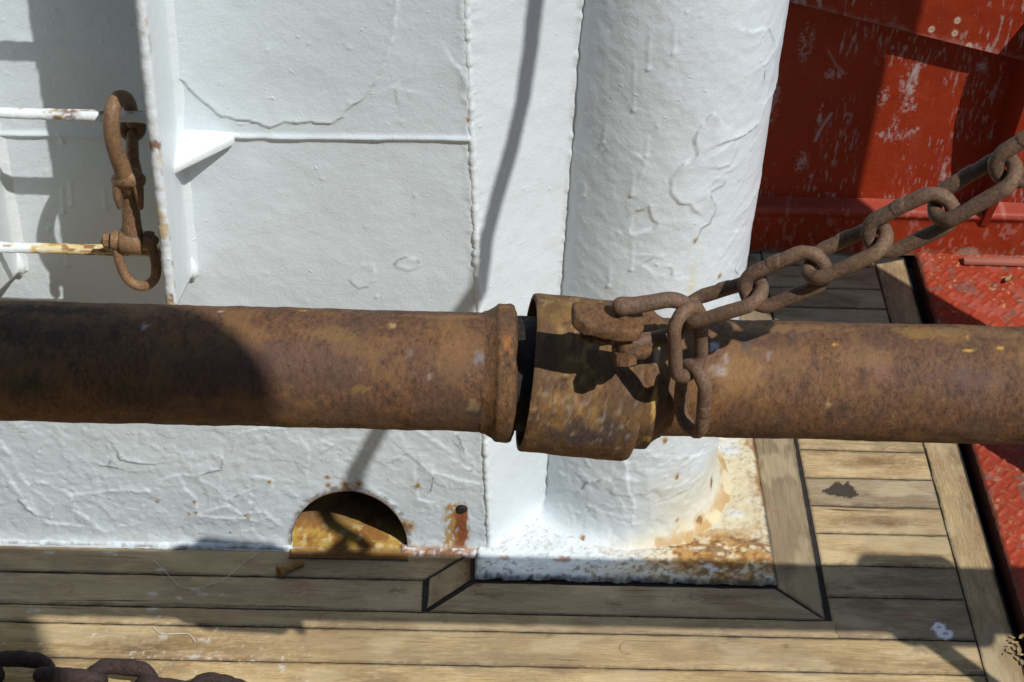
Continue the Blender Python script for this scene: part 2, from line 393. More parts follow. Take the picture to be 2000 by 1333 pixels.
def plank(poly, along='x', tone=(1, 1, 1), z=0.0, thick=.02, fine=True, seam=.0010, seedv=None):
    """one plank: poly is its outline (4 points, two long sides); dense top with worn edges"""
    global deckN
    P = [np.array(p) for p in poly]                       # a0,b0 (start side) -> a1,b1 : p0 p1 along, p3 p2 the other side
    L = np.linalg.norm(P[1]-P[0]); Wd = np.linalg.norm(P[3]-P[0])
    step = .0024 if fine else .03
    nu = max(2, int(L/step)+1); nv = max(3, int(Wd/(.0024 if fine else .02))+1)
    u = np.linspace(0, 1, nu)[:, None]; v = np.linspace(0, 1, nv)[None, :]
    top = lambda k: (P[0][k]*(1-u)+P[1][k]*u)*(1-v)+(P[3][k]*(1-u)+P[2][k]*u)*v
    X, Y = top(0), top(1)
    cx, cy = sum(p[0] for p in P)/4, sum(p[1] for p in P)/4
    # narrow the plank for the seam
    du = np.minimum(u, 1-u)*L+0*v; dv = np.minimum(v, 1-v)*Wd+0*u
    sd = int(abs(P[0][1]*7919+P[0][0]*1237)) + int(rng.integers(0, 9999)) if seedv is None else seedv
    wob = (fbm(u*L*60+0*v, 0*u+v*3, sd, 3)-.5)*.0016
    sx = (v-.5)*2
    nrm = (P[3]-P[0])/Wd; alo = (P[1]-P[0])/L
    inset = np.where(np.abs(sx) > .9, 1, 0)*seam
    X = X-nrm[0]*np.sign(sx)*inset*1.0+nrm[0]*wob*(np.abs(sx) > .9)
    Y = Y-nrm[1]*np.sign(sx)*inset*1.0+nrm[1]*wob*(np.abs(sx) > .9)
    endin = np.where(u == 0, 1, np.where(u == 1, -1, 0))*seam+0*v
    X = X+alo[0]*endin; Y = Y+alo[1]*endin
    edge = np.minimum(du, dv)
    h = -.0013*np.exp(-edge/.0013)+(fbm(u*L*25+0*v, v*Wd*260+0*u, sd+3, 4)-.5)*.0011
    cup = ((v-.5)**2)*.002*(rng.random()-.3)
    Zz = z+h+cup
    uv = np.stack([u*L+rng.random()*30+0*v, v*Wd+rng.random()*30+0*u], -1)
    st = Stain((nu, nv))
    if fine:
        GA, GB = (Y, X) if along == 'y' else (X, Y)
        # dirt trodden into the grain, in patches of their own
        g_ = fbm(GA*9, GB*26, 401, 5); st.put(sstep(.50, .66, g_)*.42*sstep(.3, .6, fbm(GA*60, GB*500, 402, 4)), (.13, .095, .06))
        g_ = fbm(GA*14+7, GB*40, 403, 5); st.put(sstep(.52, .66, g_)*.38, (.55, .445, .27))
        g_ = fbm(GA*5+3, GB*12, 404, 4); st.put(sstep(.50, .64, g_)*.28, (.30, .235, .145))
        # dirt in the seams
        st.put((1-sstep(0, .0045, edge+(fbm(X*180, Y*180, sd+9, 3)-.5)*.006))*.45, (.055, .04, .028))
        for i, c in enumerate(plugs):
            d = np.hypot(X-c[0], Y-c[1]); 
            if d.min() < .02:
                st.put((1-sstep(.0085, .0095, d))*.35, (.36, .26, .15)); st.put(np.exp(-((d-.0092)/.0009)**2)*.6*sstep(.25, .6, fbm(X*120, Y*120, i+3, 2)), (.08, .055, .035)); 
        for lst, colr, amt, w in ((brown_marks, (.15, .08, .035), .5, .6), (dark_marks, (.07, .052, .036), .5, .9), (red_dots, (.30, .075, .055), .38, .9), (white_dots, (.60, .60, .57), .6, .8)):
            for i, (c, rx, ry) in enumerate(lst):
                if abs(cx-c[0]) < L/2+.1 and abs(cy-c[1]) < L/2+.1:
                    s_ = spot(X, Y, c, rx, ry, i+11, .75 if amt < .55 else .4, w, 1.5)*sstep(.2, .55, fbm(X*120, Y*700, i+60, 3))
                    if s_.max() > 0: st.put(s_*amt, colr)
        k = in_poly(X+(fbm(X*500, Y*500, 4, 2)-.5)*.004, Y+(fbm(X*500, Y*500, 14, 2)-.5)*.004, tar)
        st.put(k*.93, (.036, .030, .024))
        for c in blot:
            st.put(spot(X, Y, c, .0095, .0085, 31, .2, .35)*.95, (.82, .83, .84)); st.put(spot(X, Y, c, .0035, .0025, 33, .3, .3)*.8, (.22, .22, .22))
        # paint specks and chips scattered over the near left
        sp = sstep(.84, .90, vn(X*330, Y*330, 77))*sstep(.5, .62, fbm(X*14, Y*14, 5, 3))
        st.put(sp*.6*(X < -.15)*(Y < 1.43), (.66, .63, .55))
        # rust run below the drain
        d, _ = seg_dist(X, Y, [dz(915, 1062), dz(925, 1135)])
        st.put((1-sstep(.004, .016, d+(fbm(X*300, Y*300, 8, 3)-.5)*.014))*.8, (.13, .055, .018))
        st.put((1-sstep(.0, .012, np.abs(Y-1.538)+(fbm(X*100, Y*100, 18, 3)-.5)*.012))*.5*(X > -.19)*(X < .03), (.08, .055, .03))
        # seam stain along the outer border board
        st.put((1-sstep(.0, .020, (.700-X)+(fbm(X*90, Y*60, 28, 4)-.5)*.022))*.75*(X > .66), (.20, .105, .035))
    v0 = np.stack([X, Y, Zz+0*X], -1).reshape(-1, 3)
    deckV.append(v0); deckUV.append(uv.reshape(-1, 2)); deckSt.append(st.rgba().reshape(-1, 4))
    tn = np.ones((len(v0), 4)); tn[:, :3] = tone; deckTone.append(tn)
    flip = np.cross(np.append(P[1]-P[0], 0), np.append(P[3]-P[0], 0))[2] < 0
    f = grid_faces(nu, nv)+deckN
    if flip: f = f[:, ::-1]
    deckF.append(f); deckN += len(v0)
    # sides of the plank down into the seam
    ring = np.concatenate([np.arange(nu)*nv, (nu-1)*nv+np.arange(1, nv), (np.arange(nu-2, -1, -1))*nv+nv-1, np.arange(nv-2, 0, -1)])
    lo = v0[ring].copy(); lo[:, 2] = z-thick
    deckV.append(lo); deckUV.append(uv.reshape(-1, 2)[ring]); dk = st.rgba().reshape(-1, 4)[ring]; dk[:, :3] = (.05, .038, .028); dk[:, 3] = .9; deckSt.append(dk); deckTone.append(np.ones((len(ring), 4)))
    n = len(ring); a = ring+deckN-len(v0); b = np.arange(n)+deckN
    q = np.stack([a, b, np.roll(b, -1), np.roll(a, -1)], -1)
    if flip: q = q[:, ::-1]
    deckF.append(q); deckN += n

def tone(base=1.0, grey=0.0, j=.08):
    k = base*(1+rng.uniform(-j, j)); return (k*(1.13-.12*grey), k*(1.09-.04*grey), k*(.95+.24*grey))
# planks along the deckhouse
Ys = [1.546, 1.502, 1.450, 1.422, 1.369, 1.316, 1.263, 1.21, 1.157, 1.10]
def xq(x0, x1, y0, y1): return [(x0, y0), (x1, y0), (x1, y1), (x0, y1)]
xl = -.70
n1, n2, n3, n4 = dz(829, 1130), dz(913, 1078), dz(919, 1133), dz(825, 1188)
plank([(xl, Ys[1]), (n1[0], Ys[1]), (n2[0]-.002, Ys[0]), (xl, Ys[0])], tone=tone(.86, .8))
plank([(xl, Ys[2]), (n4[0], Ys[2]), (n1[0]-.001, Ys[1]), (xl, Ys[1])], tone=tone(.90, .9))
plank([(n4[0]+.003, Ys[2]+.001), (n1[0]+.004, n1[1]), (n2[0]+.006, n2[1]), (n3[0]+.002, n3[1])][::-1], tone=tone(.75, .3), seam=.003)
mit0, mit1 = dz(1512, 1137), dz(1611, 1197)
plank([(n4[0]+.006, Ys[2]), (mit1[0]-.001, Ys[2]), (mit0[0], Ys[1]-.002), (n3[0]+.006, Ys[1]-.002)], tone=tone(.86, .9))
XA0, XA1, XB0, XB1 = .4145, .472, .645, .692
plank(xq(xl, XA1+.006, Ys[3], Ys[2]), tone=tone(.88, .5))
for i in range(3, 8): plank(xq(xl, XB0, Ys[i+1], Ys[i]), tone=tone(.98, .1))
for i in range(8, 9): plank(xq(xl, XB0, Ys[i+1], Ys[i]), tone=tone(.98, .1), fine=False)
# border boards and cross planks on the right
plank([(mit1[0], Ys[2]+.001), (XA1, 2.19), (XA0, 2.19), (mit0[0]+.002, Ys[1])], along='y', tone=tone(.62, .7, 0))
plank([(XB0, .90), (XB1, .90), (XB1, 2.165), (XB0, 2.165)][::-1], along='y', tone=tone(.80, .3, 0)) if False else None
plank([(XB0, .95), (XB0, 2.17), (XB1, 2.185), (XB1, .95)], along='y', tone=tone(.84, .25, 0))
cy = [at_z(1590, y)[1] for y in (1237, 1165, 1103, 1040, 987, 932, 878)]
dy = (cy[-1]-cy[1])/5
cy += [cy[-1]+dy*k for k in range(1, 5)]
cy += [at_z(1510, y)[1] for y in (597.5, 560, 515.5, 480)]
cy = [y for i, y in enumerate(cy) if i == 0 or y > cy[i-1]+.012]
gy = [1.0, 1.0, .80, .98, 1.02, .96, .9, .95, .9, .9, .9, .9, .9, .9, .9]
cy[0] = Ys[3]
greys = [.9, .8, .1, .2, .9, .2, .3]
for i in range(len(cy)-1):
    if cy[i+1] > 2.23: break
    t_ = (.80, .78, 1.08, 1.0, .74, 1.05, .98)[i] if i < 7 else .88
    plank(xq(XA1, XB0, cy[i], cy[i+1]), tone=tone(t_, greys[i] if i < 7 else .7, .03))
plank(xq(XA1, XB0, cy[min(i, len(cy)-1)] if cy[i] < 2.2 else 2.19, 2.26), tone=tone(.8, .7))
plank(xq(XA1-.09, XA1, 2.19, 2.26), tone=tone(.75, .5))
# planks further off, out of the picture
for k in range(14): plank(xq(-3.2, 1.9, 1.05-.053*(k+1), 1.05-.053*k), tone=tone(.95, .2), fine=False)
for k in range(10): plank(xq(-3.2, xl, 1.05+.0505*k, 1.05+.0505*(k+1)), tone=tone(.95, .4), fine=False)
for k in range(8): plank(xq(-3.2, 1.9, -.26-.14*k, -.12-.14*k), tone=tone(.95, .2), fine=False)
deck = mesh_obj('deck', np.concatenate(deckV), np.concatenate(deckF), M_WOOD, smooth=True)
set_attr(deck, 'stain', np.concatenate(deckSt)); set_attr(deck, 'tone', np.concatenate(deckTone)); set_uv(deck, np.concatenate(deckUV))
deck.data.set_sharp_from_angle(angle=R(50)); tag(deck, kind='structure')
# caulking between the planks
b = MB(); b.box((-3.2, -1.5, -.03), (XB1+.002, 2.6, -.0024))
ck = b.build('deck_seams', M_CAULK, None, False); tag(ck, kind='structure')
b = MB(); b.box((-40, -40, -.5), (40, 40, -.06)); gr = b.build('ground', M_GROUND, None, False); tag(gr, kind='structure')

# ================================================================== deckhouse wall
def wz(px, py): p = at_y(px, py, WALL_Y); return p[0], p[2]
wall_t = empty('deckhouse_wall', (-.3, WALL_Y, 0), 'white painted steel deckhouse side with peeling paint and a half round scupper at its foot', 'wall')
rb, rt = wz(956, 1054), wz(910, 0)
def ridge_x(z): return rb[0]+(rt[0]-rb[0])*(z-rb[1])/(rt[1]-rb[1])
def c4(*pts): return [(x/1.702, 550+y/1.702) for x, y in pts]
def c2(*pts): return [(650+x/2.222, y/2.222) for x, y in pts]
wall_cracks = [  # traced paint edges: points, height of the lifted side, dark amount
    (c4((0, 530), (40, 580), (60, 640), (100, 680), (140, 665), (190, 690), (220, 700), (240, 715), (245, 760), (280, 780)), .0011, .25),
    (c4((0, 610), (50, 680), (90, 740), (160, 800), (260, 810)), .0011, .2), (c4((245, 710), (320, 700), (400, 690), (500, 695), (525, 670)), .001, .1),
    (c4((555, 650), (600, 640), (610, 680), (650, 720), (655, 775), (720, 780), (830, 785)), .001, .1), (c4((515, 605), (450, 600), (400, 590), (385, 560)), .001, .4), (c4((390, 620), (355, 615), (370, 595)), .001, .5),
    (c4((740, 590), (735, 625), (665, 640), (665, 655), (720, 690), (755, 725), (800, 705), (850, 745)), .0013, .5), (c4((810, 480), (780, 560)), .0008, .1),
    (c4((880, 650), (910, 660), (900, 695)), .001, .8), (c4((1380, 640), (1390, 720), (1420, 730)), .001, .1), (c4((1440, 640), (1430, 700)), .001, .6), (c4((1470, 640), (1530, 660), (1600, 670)), .001, .1),
    (c4((1515, 595), (1570, 630)), .001, .7), (c4((1520, 510), (1545, 560)), .001, .7), (c4((1400, 500), (1470, 545)), .001, .2), (c4((1270, 710), (1310, 740), (1330, 790)), .0014, .6), (c4((1000, 520), (1030, 560), (1020, 640)), .0007, 0),
    (c4((850, 490), (1000, 480), (1200, 485)), .001, .1), (c4((60, 720), (110, 690), (180, 745), (170, 790), (110, 770), (60, 720)), .0009, .2),
    (c4((1090, 535), (1110, 545), (1090, 560)), .001, .3), (c4((690, 760), (760, 740), (800, 770), (880, 760), (920, 800)), .0009, .2), (c4((1410, 620), (1350, 570), (1300, 600)), .0008, .15), (c4((300, 790), (345, 830), (400, 810)), .0009, .4),
    ([(349, 153), (382, 184), (409, 205), (423, 220), (459, 232), (477, 232), (504, 238), (531, 247), (553, 236), (598, 236), (648, 238), (670, 225), (673, 216), (708, 193), (735, 153), (749, 126), (762, 90), (771, 45), (776, 0), (778, -40)], -.0017, .10),
    ([(690, 530), (705, 515), (730, 515), (735, 535), (720, 560), (700, 565), (682, 545), (690, 530)], .0007, .15), ([(770, 515), (790, 502), (815, 508), (823, 520), (800, 530), (775, 522), (770, 515)], .0007, .5),
    ([(775, 165), (800, 150), (810, 130)], .0006, .1), ([(775, 190), (770, 170), (800, 175)], .0006, .1), ([(885, 117), (900, 130), (912, 155)], .0012, .2),
]
dx_ = .0019
xs = np.arange(-.60, .0601, dx_); zs = np.concatenate([np.arange(0, .84, dx_), np.linspace(.86, 1.5, 20)])
XX, ZZ = np.meshgrid(np.linspace(0, 1, len(xs)), zs, indexing='ij')
X = -.60+(ridge_x(ZZ)+.60)*XX; Z = ZZ.copy()
# the half round opening
h0, h1, ht = wz(569, 1052), wz(796, 1050), wz(685, 959)
HC, HA, HB = (h0[0]+h1[0])/2, (h1[0]-h0[0])/2, ht[1]-.004
H0 = .004
def hole_e(x, z): return np.hypot((x-HC)/HA, np.where(z > H0, (z-H0)/HB, (z-H0)/.0006))
dh = wz(902, 993)
def hole2_e(x, z): return np.hypot((x-dh[0])/.0072, (z-dh[1])/.0062)
keep = np.ones((len(xs)-1, len(zs)-1), bool)
for fn, cx, cz in ((hole_e, HC, H0), (hole2_e, dh[0], dh[1])):
    xc = (X[:-1, :-1]+X[1:, 1:])/2; zc = (Z[:-1, :-1]+Z[1:, 1:])/2
    inside = fn(xc, zc) < 1
    keep &= ~inside
    vi = np.zeros(X.shape, bool); vo = np.zeros(X.shape, bool)
    for a, b_ in ((0, 0), (1, 0), (0, 1), (1, 1)):
        vi[a:a+inside.shape[0], b_:b_+inside.shape[1]] |= inside; vo[a:a+inside.shape[0], b_:b_+inside.shape[1]] |= ~inside
    bd = vi & vo & (Z > .0005); e = fn(X, Z)
    X = np.where(bd, cx+(X-cx)/np.maximum(e, 1e-3), X); Z = np.where(bd, cz+(Z-cz)/np.maximum(e, 1e-3), Z)
H = (fbm(X*9, Z*9, 3, 3)-.5)*.004+(fbm(X*70, Z*70, 5, 3)-.5)*.0007
low = 1-sstep(.2, .32, Z)                                   # rougher paint low down
H += low*(fbm(X*120, Z*120, 9, 3)-.5)*.0009
pl = fbm(X*45, Z*45, 23, 4); H += low*sstep(.56, .572, pl)*.0005
st = Stain(X.shape)
for i, (pts, hh, dk) in enumerate(wall_cracks):
    P2 = rough_line([wz(*p) for p in pts], .005, .0016, i)
    d, sd = seg_dist(X, Z, P2); sg = np.sign(hh)
    H += abs(hh)*1.25*np.exp(-d/.012)*sstep(-.0009, .0009, d*sd*sg)+abs(hh)*.45*np.exp(-(d/.0016)**2)*fbm(X*300, Z*300, i+50, 2)
    if dk: st.put(np.exp(-(d/.0011)**2)*min(1, dk*1.5)*sstep(.35, .6, fbm(X*90, Z*90, i+70, 2)), (.10, .095, .085))
sz = wz(0, 262)[1], wz(918, 271)[1]
zw = sz[0]+(sz[1]-sz[0])*(X-wz(0, 262)[0])/(wz(918, 271)[0]-wz(0, 262)[0])
H += .0030*np.exp(-((Z-zw)/.0034)**2)*(.75+.5*vn(X*60, Z*0, 8))
H += .0016*sstep(-.003, .002, Z-zw)                           # upper plate stands slightly proud
edge = ridge_x(Z)-X
H += .0026*np.exp(-((edge-.004)/.006)**2)*(fbm(X*150, Z*110, 91, 3)-.25)
H -= .002*np.exp(-edge/.0010)
H += .010*np.exp(-Z/.005)                                    # paint fillet at the foot
# drips and pimples
for k in range(60):
    cx, cz, r_ = rng.uniform(-.55, .03), rng.uniform(.24, .82), rng.uniform(.0009, .0022)
    H += np.exp(-((X-cx)**2+(Z-cz)**2)/(r_*r_))*rng.uniform(.0006, .0016)
for px, p0, p1 in ((137, 355, 400), (118, 262, 278), (121, 370, 415), (203, 370, 405), (128, 490, 520)):
    a = wz(px, p0); b_ = wz(px+4, p1); d, _ = seg_dist(X, Z, [a, b_]); H += .0009*np.exp(-(d/.0018)**2); d = np.hypot(X-b_[0], Z-b_[1]); H += .0012*np.exp(-(d/.0024)**2)
# rust marks
def wspot(px, py, rx, ry, col, amt=.85, seed=0, warp=.6, soft=.4):
    c = wz(px, py); st.put(spot(X, Z, c, rx, ry, seed, soft, warp)*amt, col)
RU, YE, OR = (.17, .065, .018), (.46, .29, .075), (.36, .115, .02)
for i, (px, py, r_) in enumerate(((640, 933, .0028), (641, 948, .0028), (675, 948, .005), (700, 945, .004), (816, 948, .0035), (800, 1030, .006), (788, 1025, .005), (918, 26, .003), (917, 234, .0032), (380, 980, .0022), (307, 980, .002), (383, 1000, .002), (480, 1005, .0018), (370, 1003, .0016), (450, 1040, .0015), (526, 940, .002), (485, 1010, .0015))):
    wspot(px, py, r_*1.35, r_*1.5, YE, .7, i+1); wspot(px, py, r_*.7, r_*.8, RU, .8, i+40)
run = (1-sstep(.010, .018, np.abs(X-wz(889, 1020)[0])+(fbm(X*260, Z*90, 6, 3)-.5)*.012))*(1-sstep(-.004, .004, Z-wz(890, 988)[1]+(X-wz(888, 0)[0])*-.25+(fbm(X*300, Z*300, 16, 3)-.5)*.012))*sstep(.3, .5, fbm(X*330, Z*150, 26, 3))
st.put(run*.95, (.40, .23, .045))
run2 = (1-sstep(.005, .011, np.abs(X-wz(902, 1020)[0])+(fbm(X*300, Z*80, 7, 4)-.5)*.016))*(Z < wz(902, 998)[1])
st.put(run2*.95, (.23, .055, .012))
rim = 1-sstep(1.0, 1.10, hole_e(X, Z)+(fbm(X*200, Z*200, 12, 3)-.5)*.16); st.put(rim*.75, (.10, .06, .03))
foot = (1-sstep(.002, .010, Z+(fbm(X*180, Z*180, 15, 3)-.5)*.012))*sstep(-.20, -.18, X)*(1-sstep(.03, .045, X)); st.put(foot*.85, (.30, .13, .03))
st.put((1-sstep(.0, .016, Z+(fbm(X*140, Z*140, 16, 4)-.5)*.02))*.45, (.30, .27, .22))
P = np.stack([X, WALL_Y-H, Z], -1)
wo = mesh_obj('wall', P.reshape(-1, 3), grid_faces(len(xs), len(zs), keep=keep), M_WHITE, wall_t)
set_attr(wo, 'stain', st.rgba())
# the rest of the wall out of the picture
b = MB(); b.box((-3.0, WALL_Y+.002, 0), (-.598, WALL_Y+.03, 1.5)); wr = b.build('wall_extension', M_RAIL, wall_t, False)
# opening rim and the rusty space behind
b = MB(); arc = [(HC+HA*math.cos(a)*.998, WALL_Y+.0015, H0+HB*math.sin(a)*.998) for a in np.linspace(0, math.pi, 40)]
V = []; Fc = []
for i, (x, y, z) in enumerate(arc): V += [(x, WALL_Y-.001, z), (x, WALL_Y+.009, z)]
for i in range(len(arc)-1): Fc.append((2*i, 2*i+1, 2*i+3, 2*i+2))
b.add(V, Fc); b.build('scupper_rim', M_SOCK, wall_t)
b = MB()
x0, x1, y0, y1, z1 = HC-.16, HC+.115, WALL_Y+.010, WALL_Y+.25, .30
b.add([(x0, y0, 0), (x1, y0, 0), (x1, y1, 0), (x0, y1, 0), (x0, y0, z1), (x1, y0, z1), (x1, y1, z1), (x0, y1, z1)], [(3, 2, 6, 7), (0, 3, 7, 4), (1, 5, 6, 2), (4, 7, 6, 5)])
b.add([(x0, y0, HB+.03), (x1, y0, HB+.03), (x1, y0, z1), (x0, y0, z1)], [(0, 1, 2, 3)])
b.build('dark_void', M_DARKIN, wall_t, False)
gx = np.linspace(HC-.16, HC+.11, 120); gy_ = np.linspace(WALL_Y-.022, WALL_Y+.25, 120); GX, GY = np.meshgrid(gx, gy_, indexing='ij')
GZ = .0035+(fbm(GX*70, GY*70, 4, 4)-.5)*.004+.022*sstep(.01, .09, GY-WALL_Y)*sstep(.02, -.06, GX-HC)+.02*sstep(.02, .10, GY-WALL_Y)
GZ = np.where(GY < WALL_Y, np.minimum(GZ, .003), GZ); GZ = np.where((GY < WALL_Y+.004) & (np.abs(GX-HC) > HA*1.02), -.012, GZ)
fs = Stain(GX.shape); fs.put(np.ones(GX.shape), (.42, .255, .055)); n_ = fbm(GX*60, GY*60, 8, 4)
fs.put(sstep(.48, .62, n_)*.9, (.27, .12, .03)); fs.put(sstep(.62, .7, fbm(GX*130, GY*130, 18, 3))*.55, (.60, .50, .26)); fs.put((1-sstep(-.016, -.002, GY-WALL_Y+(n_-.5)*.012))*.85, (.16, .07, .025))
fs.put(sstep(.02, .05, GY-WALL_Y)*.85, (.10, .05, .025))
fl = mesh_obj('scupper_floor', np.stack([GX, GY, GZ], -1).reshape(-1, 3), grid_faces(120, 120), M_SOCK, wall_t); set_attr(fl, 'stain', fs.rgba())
# the drain stub with its cap
b = MB(); b.lathe([(0, .0055), (.004, .0072), (.011, .0072), (.013, .005)], (dh[0], WALL_Y+.010, dh[1]), (0, -1, -.15), 20, .05)
b.build('drain_plug', M_DARKIN, wall_t)
# waterway strip at the foot of the wall
def flat_strip(name, x0, x1, y0, y1, zf, mat, parent, paint, st_=.0022):
    nx, ny = int((x1-x0)/st_)+2, int((y1-y0)/st_)+2
    a, c = np.meshgrid(np.linspace(x0, x1, nx), np.linspace(y0, y1, ny), indexing='ij')
    zz, ss = paint(a, c)
    yy = c+np.where(c == y0, (fbm(a*90, a*0, 44, 4)-.5)*.006, 0)
    v = np.stack([a, yy, zz], -1).reshape(-1, 3)
    # front lip down to the deck
    o = mesh_obj(name, v, grid_faces(nx, ny), mat, parent); set_attr(o, 'stain', ss.rgba()); return o
def paint_way(a, c):
    z = .0058+(fbm(a*120, c*120, 31, 3)-.5)*.0016-.007*np.exp(-(c-1.5445)/.0022)
    s = Stain(a.shape); s.put(sstep(.55, .68, fbm(a*150, c*150, 32, 4))*.5, (.35, .33, .28)); s.put(np.exp(-(c-1.5445)/.003)*.8*sstep(.4, .6, fbm(a*120, c*120, 34, 3)), (.06, .05, .04)); return z, s
flat_strip('waterway_strip', -.60, HC-HA*.98, 1.5445, WALL_Y+.002, 0, M_WHITE, wall_t, paint_way)
def paint_way2(a, c):
    z = .0050+(fbm(a*120, c*120, 31, 3)-.5)*.0014-.006*np.exp(-(c-1.541)/.002)
    s = Stain(a.shape); n_ = fbm(a*90, c*160, 36, 4); s.put(sstep(.38, .55, n_)*.85, (.36, .16, .04)); s.put(sstep(.5, .6, fbm(a*200, c*200, 37, 3))*.8, (.16, .055, .02)); s.put(np.exp(-(c-1.541)/.003)*.8, (.12, .05, .02)); return z, s
flat_strip('rusty_foot_strip', HC+HA*.9, .040, 1.541, WALL_Y+.002, 0, M_WHITE, wall_t, paint_way2)
# corner plate running back to the post
nz, ns = 430, 60
zz, ss = np.meshgrid(np.concatenate([np.linspace(0, .84, nz-10), np.linspace(.86, 1.5, 10)]), np.linspace(0, 1, ns), indexing='ij')
ex, ey = .1265, 1.627
X2 = ridge_x(zz)*(1-ss)+ex*ss; Y2 = WALL_Y*(1-ss)+ey*ss
hh = (fbm(ss*4, zz*30, 61, 4)-.5)*.0016+.0028*np.exp(-((ss-.985)/.03)**2)*(.4+vn(zz*130, ss*0, 62))-.001*np.exp(-ss/.02)+.0016*np.exp(-((ss-.06)/.05)**2)*(fbm(zz*150, ss*8, 63, 3)-.2)+.012*np.exp(-zz/.006)
nx_, ny_ = .55, -.83
st = Stain(X2.shape); sp = sstep(.70, .76, vn(zz*90, ss*9, 64)); st.put(sp*.07, (.45, .38, .26)); st.put((1-sstep(0, .02, zz+(fbm(ss*12, zz*100, 65, 3)-.5)*.02))*.3, (.45, .36, .2))
Pn = np.stack([X2+nx_*hh, Y2+ny_*hh, zz], -1)
cp = mesh_obj('corner_plate', Pn.reshape(-1, 3), grid_faces(nz, ns)[:, ::-1], M_POSTW, wall_t); set_attr(cp, 'stain', st.rgba())
b = MB(); zs_ = np.arange(0, 1.2, .0035)
b.tube([(ridge_x(z)-.0005+random.uniform(-.0006, .0006), WALL_Y+.0012, z) for z in zs_], [.0030+.0014*(float(vn(np.array(z*160), np.array(0.), 66))-.4)+.0016*float(vn(np.array(z*420), np.array(3.), 67)) for z in zs_], 12); b.build('corner_bead', M_RAIL, wall_t)
# triangular bracket beside the ladder
gz = .6105
g = [(-.289, WALL_Y+.001), (-.2275, WALL_Y+.001), (-.229, WALL_Y-.008), (-.289, at_z(332, 340, gz)[1])]
b = MB(); b.prism(g, gz-.0055, gz+.0035, .0016); gu = b.build('gusset_bracket', M_RAIL, wall_t)
b = MB(); b.tube([(-.290, WALL_Y-.002, gz+.003), (-.255, WALL_Y-.002, gz+.004), (-.225, WALL_Y-.001, gz+.002)], [.004, .0035, .003], 8, round_ends=True); b.tube([(-.2875, WALL_Y, gz+.003), (-.2875, 1.51, gz+.003)], .003, 8); b.build('weld_bead', M_RAIL, wall_t)

